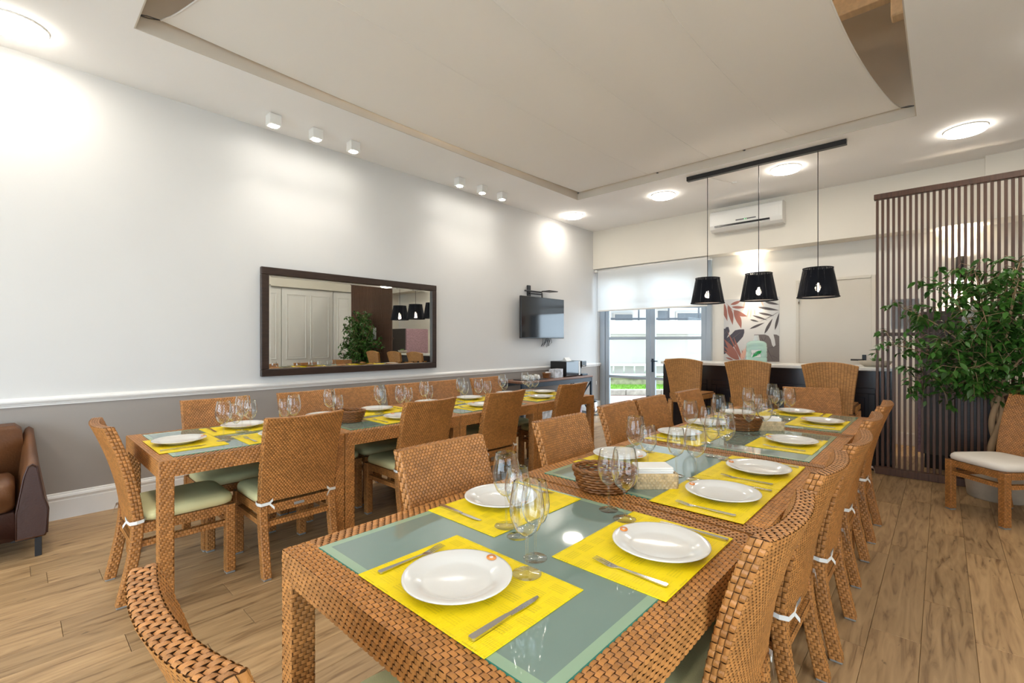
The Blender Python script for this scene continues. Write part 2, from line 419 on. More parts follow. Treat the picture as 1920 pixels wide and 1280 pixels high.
    def strands(self, fn, nu, nv, mode='brick', h=0.0022, mi=0, fill=0.93, flip=False):
        """woven surface: each visible strand float is a small arched patch on fn(u, v)"""
        e = 1e-3
        for j in range(nv):
            off = (j % 2) * 0.5 if mode == 'brick' else ((j * 0.34) % 1.0 if mode == 'twill' else 0.0)
            va, vb = (j + 0.05) / nv, (j + 0.95) / nv
            for i in range(-1, nu):
                ua = max(0.0, (i + off) / nu); ub = min(1.0, (i + off + fill) / nu)
                if mode == 'check':
                    ua = max(0.0, (i + 0.04) / nu); ub = (i + 0.96) / nu
                if ub - ua < 0.25 / nu:
                    continue
                um, vm = (ua + ub) / 2, (va + vb) / 2
                p = Vector(fn(um, vm))
                n = (Vector(fn(um + e, vm)) - p).cross(Vector(fn(um, vm + e)) - p)
                n.normalize()
                if flip:
                    n = -n
                along_u = True if mode != 'check' else ((i + j) % 2 == 0)
                vs = []
                if along_u:
                    us = (ua, ua + (ub - ua) * .22, ub - (ub - ua) * .22, ub); vz = (va, vm, vb)
                    hu_ = (-0.2, 0.92, 0.92, -0.2); hv_ = (0.7, 1.0, 0.7)
                else:
                    us = (ua, um, ub); vz = (va, va + (vb - va) * .22, vb - (vb - va) * .22, vb)
                    hu_ = (0.7, 1.0, 0.7); hv_ = (-0.2, 0.92, 0.92, -0.2)
                for bv, v_ in enumerate(vz):
                    for bu, u_ in enumerate(us):
                        vs.append(Vector(fn(u_, v_)) + n * (h * min(hu_[bu], hv_[bv])))
                q = len(us)
                fs = [(r * q + c_, r * q + c_ + 1, r * q + q + c_ + 1, r * q + q + c_) for r in range(len(vz) - 1) for c_ in range(q - 1)]
                if flip:
                    fs = [f[::-1] for f in fs]
                self.add(vs, fs, mi, True)
        return self
    def mesh(self, name, mats):
        me = bpy.data.meshes.new(name)
        me.from_pydata(self.v, [], self.f)
        for k in (mats if isinstance(mats, (list, tuple)) else [mats]):
            me.materials.append(MT[k] if isinstance(k, str) else k)
        me.polygons.foreach_set('material_index', self.m)
        me.polygons.foreach_set('use_smooth', self.s)
        me.update()
        return me
    def build(self, name, mats, parent=None, loc=None, rot=None):
        return link(name, self.mesh(name, mats), parent, loc, rot)

def link(name, me, parent=None, loc=None, rot=None):
    o = bpy.data.objects.new(name, me)
    COL.objects.link(o)
    if parent is not None: o.parent = parent
    if loc is not None: o.location = loc
    if rot is not None: o.rotation_euler = rot
    return o

def empty(name, loc=(0, 0, 0), rz=0.0):
    o = bpy.data.objects.new(name, None)
    o.empty_display_size = 0.1
    COL.objects.link(o)
    o.location = loc; o.rotation_euler = (0, 0, rz)
    return o

def tag(o, label, cat, group=None):
    o['label'] = label; o['category'] = cat
    if group: o['group'] = group
    return o

def structure(o, label=None):
    o['kind'] = 'structure'
    if label: o['label'] = label
    return o

KIDS = {}
def copy_tree(o, parent=None):
    c = o.copy(); COL.objects.link(c); c.parent = parent
    if 'children_cache' not in KIDS: KIDS['children_cache'] = {}
    ch = KIDS['children_cache'].get(o.name)
    if ch is None:
        ch = list(o.children); KIDS['children_cache'][o.name] = ch
    for k in ch:
        copy_tree(k, c)
    return c

def light(name, kind, energy, col, loc, rot=(0, 0, 0), parent=None, **kw):
    d = bpy.data.lights.new(name, kind); d.energy = energy; d.color = col
    for k, v in kw.items(): setattr(d, k, v)
    o = bpy.data.objects.new(name, d); COL.objects.link(o)
    o.location = loc; o.rotation_euler = rot
    if parent is not None: o.parent = parent
    return o

# ================================================================ THE ROOM
XL, XR, YN, YF, YB = -4.93, 2.0, -3.5, 7.62, 7.92     # left, right, near walls; beam face; recessed lower far wall
HC = 3.46

# ---- floor: slab with individual planks
fl = MB(); fl.box(XL, XR, YN, 8.05, -0.08, -0.008)
floor = structure(fl.build('floor', 'subfloor'), 'light oak plank floor')
PW, PLEN = 0.18, 1.22
pm = MB(); pm.box(0.0006, PW - 0.0006, 0.0008, PLEN - 0.0008, -0.012, 0.0, 0, 0.0016)
plank_mesh = pm.mesh('plank', 'plank')
rest = MB(); n_plank = 0
rnd = random.Random(3)
ncol = int((XR - XL) / PW) + 1
for i in range(ncol):
    x = XL + i * PW
    w = min(PW, XR - x)
    if w < 0.02: continue
    y = YN - rnd.random() * PLEN
    while y < YB:
        y0, y1 = max(y, YN), min(y + PLEN, YB)
        if y1 - y0 > 0.05:
            if y1 > -0.15 and x < 0.95 and n_plank < 300:
                o = link('plank', plank_mesh, floor, (x, y0, 0)); n_plank += 1
                o.scale = (w / PW, (y1 - y0) / PLEN, 1)
            else:
                rest.box(x + .0006, x + w - .0006, y0 + .0008, y1 - .0008, -0.012, 0.0)
        y += PLEN
ro = rest.build('plank_field', 'plank', floor); ro['kind'] = 'stuff'

# ---- left wall: white above the rail, taupe below
w = MB()
w.box(XL - 0.2, XL, YN, 8.02, 0.90, HC + .1, 0)
w.box(XL - 0.2, XL, YN, 8.02, -0.05, 0.90, 1)
structure(w.build('wall_left', ['wall_white', 'wall_taupe']), 'long white wall, taupe below the chair rail')
def profile_strip(name, prof, y0, y1, material):
    mb = MB(); n = len(prof)
    vs = [(XL + a, y0, b) for a, b in prof] + [(XL + a, y1, b) for a, b in prof]
    fs = [(i, i + 1, i + 1 + n, i + n) for i in range(n - 1)] + [tuple(range(n)), tuple(range(n, 2 * n))[::-1]]
    mb.add(vs, fs)
    return structure(mb.build(name, material))
profile_strip('trim_1', [(0, .872), (.012, .872), (.014, .884), (.020, .888), (.020, .893), (.028, .898), (.034, .910), (.034, .920), (.028, .928), (.018, .931), (.014, .936), (0, .938)], YN, 7.92, 'trim_white')['label'] = 'white moulded chair rail along the left wall'
profile_strip('baseboard_left', [(0, 0), (.018, 0), (.018, .14), (.013, .146), (.015, .155), (.020, .166), (.017, .180), (.010, .186), (.009, .196), (0, .2)], YN, 7.92, 'trim_white')['label'] = 'tall white moulded baseboard'

# ---- far wall: deep beam above, recessed wall below, door opening on the left
w = MB()
w.box(XL - .2, XR + .2, YF, YB + .3, 2.735, HC + .1, 0)
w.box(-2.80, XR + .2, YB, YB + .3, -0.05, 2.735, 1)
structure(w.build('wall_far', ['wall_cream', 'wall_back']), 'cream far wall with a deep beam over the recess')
w = MB(); w.box(0.36, XR, 7.53, YF, 2.735, HC); structure(w.build('wall_far_pier', 'wall_cream'), 'shallow cream projection of the far wall')
b = MB(); b.box(-1.50 + .83, XR, YB - .016, YB, 0, .16, 0, .004); b.box(-2.80, -1.58, YB - .016, YB, 0, .16, 0, .004)
structure(b.build('baseboard_far', 'trim_white'))
# ---- near wall and right wall
NX0, NX1, NZ = -3.8, 1.2, 2.6
w = MB(); w.box(XL - .2, NX0, YN - .2, YN, -0.05, HC + .1); w.box(NX1, XR + .2, YN - .2, YN, -0.05, HC + .1); w.box(NX0, NX1, YN - .2, YN, NZ, HC + .1)
structure(w.build('wall_near', 'wall_cream'), 'cream wall behind the camera')
wn = MB()
for k in range(6):
    x = NX0 + k * (NX1 - NX0) / 5; wn.box(max(NX0, x - .04), min(NX1, x + .04), YN - .09, YN - .02, 0, NZ, 0, .004)
for z0, z1 in ((0, .09), (2.05, 2.12), (NZ - .07, NZ)): wn.box(NX0, NX1, YN - .085, YN - .025, z0, z1, 0, .004)
win2 = structure(wn.build('added_window_2', 'alu'), 'unseen glazed wall behind the camera, added for daylight fill')  # unseen glazing, added to raise the ambient light in the room
for k in range(5):
    x0 = NX0 + k * (NX1 - NX0) / 5 + .04; x1 = x0 + (NX1 - NX0) / 5 - .08
    g = MB(); g.box(x0, x1, YN - .056, YN - .05, .09, 2.05); g.box(x0, x1, YN - .056, YN - .05, 2.12, NZ - .07); g.build('pane', 'pane', win2)
tg = MB(); tg.add([(-12, -13, -.03), (12, -13, -.03), (12, YN - .2, -.03), (-12, YN - .2, -.03)], [(0, 1, 2, 3)])
structure(tg.build('near_bounce_ground', 'terrace'), 'unseen pale ground outside the near wall, added to bounce daylight')  # added reflector: sends daylight in through the near glazing
WY0, WY1, WZ = -1.55, 0.95, 2.55
w = MB(); w.box(XR, XR + .2, YN, WY0, -0.05, HC + .1); w.box(XR, XR + .2, WY1, YB + .3, -0.05, HC + .1); w.box(XR, XR + .2, WY0, WY1, WZ, HC + .1)
w.box(XR - .12, XR, YN, YF, 2.68, HC)
wr = structure(w.build('wall_right', 'wall_cream'), 'cream right wall with a header beam')
wn = MB()
for k in range(5):
    y = WY0 + k * (WY1 - WY0) / 4; wn.box(XR + .02, XR + .09, max(WY0, y - .04), min(WY1, y + .04), 0, WZ, 0, .004)
for z0, z1 in ((0, .09), (2.05, 2.12), (WZ - .07, WZ)): wn.box(XR + .025, XR + .085, WY0, WY1, z0, z1, 0, .004)
win1 = structure(wn.build('added_window_1', 'alu'), 'unseen glazed wall on the right, added for daylight fill')  # unseen glazing, added for bluish daylight from the right
for k in range(4):
    y0 = WY0 + k * (WY1 - WY0) / 4 + .04; y1 = y0 + (WY1 - WY0) / 4 - .08
    g = MB(); g.box(XR + .05, XR + .056, y0, y1, .09, 2.05); g.box(XR + .05, XR + .056, y0, y1, 2.12, WZ - .07); g.build('pane', 'pane', win1)
tg = MB(); tg.add([(XR + .2, YN - .2, -.03), (12, YN - .2, -.03), (12, 8, -.03), (XR + .2, 8, -.03)], [(0, 1, 2, 3)])
structure(tg.build('right_bounce_ground', 'terrace'), 'unseen pale ground outside the right wall, added to bounce daylight')  # added ground plane, kept light to bounce daylight up to the ceiling
# panelled sliding doors on the right wall, seen in the mirror
def panel_door(name, y0, y1, x):
    m_ = MB(); m_.box(x - .04, x, y0 + .004, y1 - .004, 0.01, 2.66, 0, .003)
    d = structure(m_.build(name, 'trim_white'), 'white panelled sliding door on the right wall')
    wd = (y1 - y0 - .33) / 2
    for q in range(2):
        ya = y0 + .11 + q * (wd + .11)
        for za, zb in ((.14, .78), (.92, 2.52)):
            f = MB()
            f.box(x - .052, x - .04, ya, ya + wd, za, za + .02, 0, .003); f.box(x - .052, x - .04, ya, ya + wd, zb - .02, zb, 0, .003)
            f.box(x - .052, x - .04, ya, ya + .02, za + .02, zb - .02, 0, .003); f.box(x - .052, x - .04, ya + wd - .02, ya + wd, za + .02, zb - .02, 0, .003)
            f.box(x - .046, x - .04, ya + .05, ya + wd - .05, za + .05, zb - .05, 0, .004)
            f.build('door_panel', 'trim_white', d)
panel_door('door_3', 3.25, 4.55, XR); panel_door('door_4', 4.56, 5.86, XR); panel_door('door_5', 5.87, 6.90, XR)
# dark slat cladding on the right wall
m_ = MB(); m_.box(XR - .02, XR, 7.0, 7.6, 0, 2.60); cl = m_.build('slat_cladding', 'dark_wood')
tag(cl, 'dark wooden slat cladding on the right wall, seen in the mirror', 'wall panel')
sm = MB(); sm.box(-.045, -.02, -.013, .013, 0.0, 2.58, 0, .003); sme = sm.mesh('slat', 'dark_wood')
for k in range(13): link('slat', sme, cl, (XR, 7.025 + k * .046, .01))

# ---- ceiling with the big recess
RX0, RX1, RY0, RY1 = -4.0, -0.175, 0.565, 5.765
c = MB()
c.box(XL - .2, XR + .2, YN - .2, RY0, HC, HC + .1, 0); c.box(XL - .2, XR + .2, RY1, YB + .3, HC, HC + .1, 0)
c.box(XL - .2, RX0, RY0, RY1, HC, HC + .1, 0); c.box(RX1, XR + .2, RY0, RY1, HC, HC + .1, 0)
t = .04
c.box(RX0 - t, RX0, RY0 - t, RY1 + t, HC + .1, 4.75, 1); c.box(RX1, RX1 + t, RY0 - t, RY1 + t, HC + .1, 4.75, 1)
c.box(RX0, RX1, RY0 - t, RY0, HC + .1, 4.75, 1); c.box(RX0, RX1, RY1, RY1 + t, HC + .1, 4.75, 1)
c.box(RX0, RX0 + .008, RY0, RY1, HC + .001, HC + .15, 1); c.box(RX1 - .008, RX1, RY0, RY1, HC + .001, HC + .15, 1)
c.box(RX0 + .008, RX1 - .008, RY0, RY0 + .008, HC + .001, HC + .15, 1); c.box(RX0 + .008, RX1 - .008, RY1 - .008, RY1, HC + .001, HC + .15, 1)
c.box(RX0 - t, RX1 + t, RY0 - t, RY1 + t, 4.75, 4.8, 2)
ceiling = structure(c.build('ceiling', ['ceiling', 'recess', 'attic']), 'white ceiling with a deep rectangular recess')
for k, y in enumerate((1.6, 3.15, 4.72)):
    m_ = MB(); m_.box(RX0, RX1, y - .05, y + .05, 4.05, 4.20, 0, .006); m_.build('roof_beam', 'attic_beam', ceiling)
for k, x in enumerate((-3.2, -2.1, -1.0)):
    m_ = MB(); m_.box(x - .035, x + .035, RY0, RY1, 4.205, 4.29, 0, .006); m_.build('roof_purlin', 'attic_beam', ceiling)
m_ = MB(); m_.box(RX1 - .12, RX1, 4.66, 4.78, 3.88, 4.05, 0, .01); m_.build('beam_bracket', 'attic_beam', ceiling)

for k, (x, y) in enumerate(((-3.3, 3.1), (-2.1, 2.3), (-2.1, 3.9), (-.9, 3.1))):
    t_ = empty('attic_batten_light', (x, y, 4.44)); tag(t_, 'warm tube light hidden above the sail, ' + ('toward the mirror wall', 'central near one', 'central far one', 'toward the slat screen')[k], 'tube light', 'roof space tube lights')
    m_ = MB(); m_.box(-.04, .04, -.62, .62, 0, .05, 0, .004); m_.build('housing', 'trim_white', t_)
    m_ = MB(); m_.tube([(0, -.58, -.02), (0, .58, -.02)], .02, 10); m_.build('tube', 'batten_glow', t_)
# ---- stretched sail in the recess
sail = empty('ceiling_sail', (-2.09, 3.16, 3.55))
tag(sail, 'white stretched fabric sail filling the ceiling recess', 'fabric canopy')
cx0, cx1, cy0, cy1 = -3.93 + 2.09, -0.29 + 2.09, .70 - 3.16, 5.70 - 3.16
def sail_fn(u, v):
    x0 = cx0 - .03 * math.sin(PI * v); x1 = cx1 - .24 * math.sin(PI * v) ** .75
    y0 = cy0 + .26 * math.sin(PI * u) ** .75; y1 = cy1 + .015 * math.sin(PI * u)
    x = (1 - u) * x0 + u * x1; y = (1 - v) * y0 + v * y1
    z = -.045 * math.sin(PI * v) * (1 - u) ** 2 + .04 * math.sin(PI * u) * math.sin(PI * v) + .012 * math.sin(PI * v) * math.sin(9 * u + 2 * v)
    return (x, y, z)
m_ = MB(); m_.grid(sail_fn, 40, 40); m_.build('sail_cloth', 'sail', sail)
hem = MB(); hem.tube([Vector(sail_fn(1, k / 40)) for k in range(41)], .006, 6); hem.tube([Vector(sail_fn(k / 40, 0)) for k in range(41)], .006, 6)
hem.build('hem', 'sail', sail)
for u in (.30, .52, .76):
    q = MB(); q.tube([Vector(sail_fn(u, k / 40)) - Vector((0, 0, .0005)) for k in range(41)], .0022, 5); q.build('seam', 'sail', sail)
def cord(pa, pb):
    m_ = MB(); pa = Vector(pa); pb = Vector(pb); md = (pa + pb) / 2
    side = (pb - pa).cross(Vector((0, 0, 1))).normalized() * .012
    m_.tube([pa, md + side, pb, md - side, pa], .0035, 6, caps=False); m_.tube([pa, md + Vector((0, 0, .008)), pb], .003, 6)
    m_.build('lashing_cord', 'print_grey', sail)
cord((RX0 + 2.09, RY0 - 3.16, .01), (cx0, cy0, 0)); cord((RX1 + 2.09, RY1 - 3.16, .01), (cx1, cy1, 0)); cord((RX0 + 2.09, RY1 - 3.16, .01), (cx0, cy1, 0)); cord((RX1 + 2.09, RY0 - 3.16, .01), (cx1, cy0, 0))
for u in (.33, .62): cord((cx0 + u * (cx1 - cx0), RY1 - 3.16, .0), Vector(sail_fn(u, 1)))

# ---- glazed double door with blind (far left)
dr = MB()
zt = 2.62
dr.box(-4.93, -4.82, 7.86, 7.95, 0, zt + .08, 0, .004); dr.box(-2.88, -2.80, 7.86, 7.95, 0, zt + .08, 0, .004)
dr.box(-4.82, -2.88, 7.86, 7.95, zt, zt + .08, 0, .004); dr.box(-4.82, -2.88, 7.87, 7.94, 0.0, .02, 0, .003)
door1 = structure(dr.build('door_1', 'alu'), 'blue-grey glazed double door to the patio')
def leaf(x0, x1, handle):
    f = MB(); st = .085
    f.box(x0, x0 + st, 7.88, 7.93, .02, zt, 0, .004); f.box(x1 - st, x1, 7.88, 7.93, .02, zt, 0, .004)
    f.box(x0 + st, x1 - st, 7.88, 7.93, .02, .14, 0, .004); f.box(x0 + st, x1 - st, 7.88, 7.93, zt - .1, zt, 0, .004)
    for z in (.655, 1.385, 2.06): f.box(x0 + st, x1 - st, 7.885, 7.925, z, z + .05, 0, .004)
    lf = f.build('door_leaf', 'alu', door1)
    zs = [.14, .655, .705, 1.385, 1.435, 2.06, 2.11, zt - .1]
    for q in range(4):
        g = MB(); g.box(x0 + st, x1 - st, 7.903, 7.907, zs[2 * q], zs[2 * q + 1]); g.build('pane', 'pane', lf)
    if handle:
        h = MB(); h.box(x0 + .025, x0 + .06, 7.862, 7.88, .80, 1.04, 0, .003)
        h.tube([(x0 + .042, 7.865, 1.0), (x0 + .042, 7.82, 1.0), (x0 + .16, 7.82, 1.0)], .010, 8)
        h.build('lever_handle', 'blue_black_metal', lf)
    for zz in (.26,):
        h = MB(); xx = x0 + .035 if handle else x1 - .035
        h.box(xx - .012, xx + .012, 7.86, 7.88, zz, zz + .11, 0, .003); h.tube([(xx, 7.865, zz + .05), (xx - .05, 7.85, zz + .05)], .006, 6); h.build('shoot_bolt', 'blue_black_metal', lf)
leaf(-4.815, -3.885, False); leaf(-3.875, -2.885, True)

bl = empty('roller_blind', (-3.82, 7.66, 1.94)); tag(bl, 'white translucent roller blind half lowered over the glazed door', 'blind')
m_ = MB(); m_.grid(lambda u, v: (-1.03 + 2.06 * u, .0, v * .77), 4, 4); m_.build('blind_cloth', 'blind', bl)
m_ = MB(); m_.tube([(-1.04, .02, .765), (1.05, .02, .765)], .024, 12); m_.build('roller_tube', 'trim_white', bl)
m_ = MB(); m_.box(-1.03, 1.03, -.006, .006, -.02, .008, 0, .003); m_.build('bottom_bar', 'trim_white', bl)
m_ = MB(); m_.box(-1.0, 1.04, -.03, -.02, .795, .803); m_.build('cover_strip', 'rail_grey', bl)
m_ = MB(); m_.tube([(-1.05, -.02, .74), (-1.05, -.02, -1.35)], .003, 6); m_.tube([(-1.05, -.02, -1.35), (-1.05, -.02, -1.42)], .007, 8); m_.build('pull_cord', 'trim_white', bl)
m_ = MB(); m_.tube([(-1.07, -.03, .755), (-1.07, .06, .755)], .028, 12); m_.build('roller_bracket', 'white_plastic', bl)

# ---- flush white door behind the bar
d2 = MB(); d2.box(-1.545, -.70, YB - .03, YB, 0.0, 2.21, 0, .003)
door2 = structure(d2.build('door_2', 'wall_cream'), 'cream flush door behind the bar counter')
f = MB(); f.box(-1.585, -1.545, YB - .045, YB, 0, 2.25, 0, .004); f.box(-.70, -.655, YB - .045, YB, 0, 2.25, 0, .004); f.box(-1.545, -.70, YB - .045, YB, 2.21, 2.25, 0, .004)
f.build('door_frame', 'wall_cream', door2)
h = MB(); h.box(-.80, -.755, YB - .045, YB - .03, .95, 1.17, 0, .004); h.tube([(-.778, YB - .04, 1.1), (-.778, YB - .095, 1.1), (-.92, YB - .095, 1.1)], .011, 8); h.build('lever_handle', 'black_metal', door2)
for z in (.35, 1.9):
    h = MB(); h.tube([(-1.545, YB - .05, z), (-1.545, YB - .05, z + .11)], .010, 8); h.build('hinge', 'steel', door2)

# ================================================================ OUTSIDE, seen through the glazed door
A = math.radians(42.8)
OX = Matrix.Rotation(A, 4, 'Z')       # local x = across the view, local y = away from the house
def out(name, mb, mats, label=None, cat=None, kind=None):
    o = mb.build(name, mats)
    o.rotation_euler = (0, 0, A)
    if label: tag(o, label, cat)
    if kind: o['kind'] = kind
    return o
m_ = MB(); m_.add([(-9.5, 8.05, -.02), (-1.0, 8.05, -.02), (3.0, 16.0, -.02), (-14.0, 16.0, -.02)], [(0, 1, 2, 3)])
g = m_.build('patio_ground', 'paving'); structure(g, 'pinkish paved patio outside')
m_ = MB()
for k in range(7): m_.box(-1.2 + k * .9, -1.2 + k * .9 + .89, 11.8, 12.0, -.02, .125, 0, .012)
cb = empty('garden_curb'); cb.rotation_euler = (0, 0, A); tag(cb, 'weathered stone curb edging the lawn outside', 'curb')
for k in range(8):
    q = MB(); q.box(0, .89, 0, .2, -.02, .125, 0, .012); q.build('curb_stone', 'curb', cb, (-1.6 + k * .9, 11.8, 0))
m_ = MB(); m_.box(-2.0, 6.0, 12.0, 13.3, -.02, .12); lawn = out('lawn', m_, 'grass', kind='stuff'); lawn['label'] = 'strip of bright green lawn outside the door'
r2 = random.Random(11); m_ = MB()
for k in range(5000):
    x = r2.uniform(-.5, 5.0); y = r2.uniform(12.02, 13.2); a = r2.uniform(0, PI); hh = r2.uniform(.02, .06); w_ = .006
    m_.add([(x - w_ * math.cos(a), y - w_ * math.sin(a), .115), (x + w_ * math.cos(a), y + w_ * math.sin(a), .115), (x + r2.uniform(-.02, .02), y + r2.uniform(-.02, .02), .12 + hh)], [(0, 1, 2)])
gb = out('grass_blades', m_, 'grass', kind='stuff'); gb['label'] = 'grass blades of the lawn outside'
m_ = MB(); m_.box(-3, 8, 13.3, 13.6, -.02, .30); m_.box(-3, 8, 13.25, 13.6, .30, .345, 0)
out('garden_wall_plinth', m_, 'moss_stone', 'mossy stone plinth of the garden wall outside', 'wall')
m_ = MB(); m_.box(-3, 8, 13.4, 13.7, .345, 1.50)
for k in range(5): m_.box(.2 + k * 1.9, .21 + k * 1.9, 13.395, 13.4, .345, 1.5, 1)
out('garden_wall', m_, ['plaster_out', 'curb'], 'plain cream garden wall outside with a ladder along it', 'wall')
m_ = MB(); m_.box(-3, 8, 13.3, 13.7, 1.50, 1.56, 1); m_.box(-3, 8, 13.25, 13.7, 1.56, 1.95, 0, .01)
out('parapet', m_, ['plaster_out_white', 'plaster_out'], 'white parapet above the garden wall outside', 'parapet')
ld = empty('ladder', (0, 0, 0)); ld.rotation_euler = (0, 0, A); tag(ld, 'aluminium ladder lying on its side against the garden wall', 'ladder')
for z in (.40, .68):
    q = MB(); q.box(1.2, 6.2, 13.26, 13.30, z - .035, z + .035, 0, .006); q.build('ladder_rail', 'ladder', ld)
for k in range(16):
    q = MB(); q.tube([(1.4 + k * .3, 13.28, .42), (1.4 + k * .3, 13.28, .66)], .018, 8); q.build('rung', 'ladder', ld)
br = empty('balcony_railing'); br.rotation_euler = (0, 0, A); tag(br, 'dark grey balcony railing above the white parapet', 'railing')
for z in (2.0, 2.36):
    q = MB(); q.box(-3, 8, 13.9, 13.96, z, z + .06, 0, .006); q.build('rail', 'rail_grey', br)
for k in range(12):
    q = MB(); q.box(-.02, .02, -.015, .015, 1.6, 2.36); q.build('post', 'rail_grey', br, (-2.5 + k * .9, 13.93, 0))
bd = empty('neighbour_building'); bd.rotation_euler = (0, 0, A); tag(bd, 'white neighbouring building with dark windows beyond the railing', 'building')
q = MB(); q.box(-8, 14, 19, 22, 0, 9); q.build('wall', 'plaster_out_white', bd)
for k, (x0, x1, z0, z1) in enumerate([(4.2, 4.9, 2.05, 2.45), (5.95, 6.4, 2.05, 2.6), (6.75, 8.0, 2.0, 2.5), (2.6, 3.4, 2.05, 2.45), (4.0, 5.2, 4.0, 5.2), (6.2, 7.6, 4.0, 5.2), (1.8, 3.0, 4.0, 5.2)]):
    q = MB(); q.box(x0 - .06, x1 + .06, 18.93, 19.02, z0 - .06, z1 + .06, 0); wn = q.build('window', 'plaster_out', bd)
    q = MB(); q.box(x0, x1, 18.91, 18.94, z0, z1); q.build('pane', 'dark_glass', wn)
for z in (3.1, 5.8):
    q = MB(); q.box(-8, 14, 17.6, 19, z, z + .25, 0, .02); q.build('balcony_slab', 'plaster_out', bd)
m_ = MB(); m_.box(-14, 8, 8.24, 8.6, 3.6, 15.0); structure(m_.build('facade_shade_block', 'plaster_out'), 'unseen upper floors over the patio door, added to shade the patio')  # unseen mass added to block sky light from the patio

# ================================================================ LAMPS
def panel_light(x, y, label):
    t_ = empty('ceiling_panel_light', (x, y, HC)); tag(t_, label, 'ceiling light', 'round ceiling panel lights')
    m_ = MB(); m_.lathe([(.166, 0), (.166, -.010), (.158, -.010)], 36); m_.build('rim', 'white_plastic', t_)
    m_ = MB(); m_.lathe([(.158, -.009), (.158, -.028), (.148, -.036)], 36); m_.build('opal_side', 'panel_side', t_)
    m_ = MB(); m_.lathe([(.148, -.032), (.148, -.037), (.0, -.039)], 36); m_.build('diffuser', 'panel_glow', t_)
PL = [(-4.53, .02, 'round panel light nearest the camera, over the left wall'), (-4.53, 6.39, 'round panel light in the ceiling corner above the television'),
      (-2.95, 6.39, 'round panel light beside the left end of the black pendant track'), (-1.40, 6.42, 'round panel light in front of the air conditioner, behind the pendant track'),
      (.17, 6.45, 'round panel light above the slatted screen at right')]
for x, y, lb in PL: panel_light(x, y, lb)
for x, y, lb in [(.75, 4.85, 'right of the sail, farthest'), (.75, 3.25, 'right of the sail, second farthest'), (.75, 1.65, 'right of the sail, third farthest'), (.75, .02, 'right of the sail, beside the camera'),
                 (-1.4, -.1, 'straight above the camera'), (-2.95, -.1, 'left of the camera, before the sail'), (-2.95, -1.9, 'behind the camera at left'), (-1.4, -1.9, 'behind the camera in the middle'), (.4, -1.9, 'behind the camera at right')]:
    panel_light(x, y, 'added round ceiling panel light out of frame, ' + lb)  # extra unseen panels, added for overall brightness

def cube_spot(x, y, label):
    t_ = empty('cube_spot_light', (x, y, HC)); tag(t_, label, 'spot light', 'cube spot lights above the left wall')
    m_ = MB(); s = .052
    m_.box(-s, s, -s, s, -.10, -.002, 0, .003); m_.build('housing', 'white_plastic', t_)
    m_ = MB(); m_.lathe([(.038, -.101), (.038, -.104), (.0, -.105)], 20); m_.build('lens', 'spot_glow', t_)
    light('spot_beam', 'SPOT', SPOT_WATTS, (1.0, .93, .82), (0, 0, -.115), (0, math.radians(-6), 0), t_, spot_size=math.radians(105), spot_blend=.7, shadow_soft_size=.035)
sp = [1.67, 2.07, 2.47, 3.95, 4.35, 4.74]
sl = ['nearest white cube spot above the mirror', 'middle white cube spot of the trio above the mirror', 'farthest white cube spot of the trio above the mirror',
      'nearest white cube spot of the trio before the television', 'middle white cube spot of the trio before the television', 'farthest white cube spot, closest to the television']
for y, lb in zip(sp, sl): cube_spot(-4.58, y, lb)

# pendant track with three black cord shades
YP = 5.93
tr = empty('pendant_lamp', (-1.57, YP, HC)); tag(tr, 'long black ceiling track carrying three black drum pendant shades', 'pendant lamp')
m_ = MB(); m_.box(-.84, .84, -.03, .03, -.055, -.001, 0, .002); m_.build('track', 'black_metal', tr)
for k, x in enumerate((-.585, .0, .585)):
    zb = 1.83 - HC
    m_ = MB(); m_.tube([(x, 0, -.05), (x, 0, zb + .31)], .004, 6); m_.build('suspension_cable', 'black_metal', tr)
    r0, r1, hh, n = .195, .140, .31, 170
    m_ = MB(); rr = random.Random(k)
    for j in range(n):
        a0 = 2 * PI * j / n; a1 = a0 + 2 * PI / n * (.99 if rr.random() > .25 else .90)
        dr_ = rr.uniform(-.001, .001)
        m_.add([(r0 * math.cos(a0), r0 * math.sin(a0), 0), (r0 * math.cos(a1), r0 * math.sin(a1), 0), ((r1 + dr_) * math.cos(a1), (r1 + dr_) * math.sin(a1), hh), ((r1 + dr_) * math.cos(a0), (r1 + dr_) * math.sin(a0), hh)], [(0, 1, 2, 3)])
    sh = m_.build('lamp_shade', 'shade', tr, (x, 0, zb))
    m_ = MB()
    m_.tube([(r0 * math.cos(2 * PI * q / 40), r0 * math.sin(2 * PI * q / 40), .0) for q in range(41)], .006, 6, caps=False)
    m_.tube([(r1 * math.cos(2 * PI * q / 40), r1 * math.sin(2 * PI * q / 40), hh) for q in range(41)], .005, 6, caps=False)
    m_.build('hoop', 'shade', sh)
    m_ = MB(); m_.lathe([(0, .012), (.172, .012), (.172, .010), (0, .010)], 32); m_.build('diffuser', 'sail', sh)
    m_ = MB(); m_.lathe([(0, .06), (.018, .065), (.028, .085), (.028, .105), (.014, .135), (.012, .15), (0, .151)], 16); m_.build('bulb', 'bulb_glow', sh)
    m_ = MB(); m_.lathe([(0, .15), (.016, .15), (.016, .21), (.006, .22), (.004, .31), (0, .31)], 12); m_.build('socket', 'black_plastic', sh)
    light('bulb_light', 'POINT', BULB_WATTS, (1, .84, .64), (x, 0, zb + .045), parent=tr, shadow_soft_size=.03)

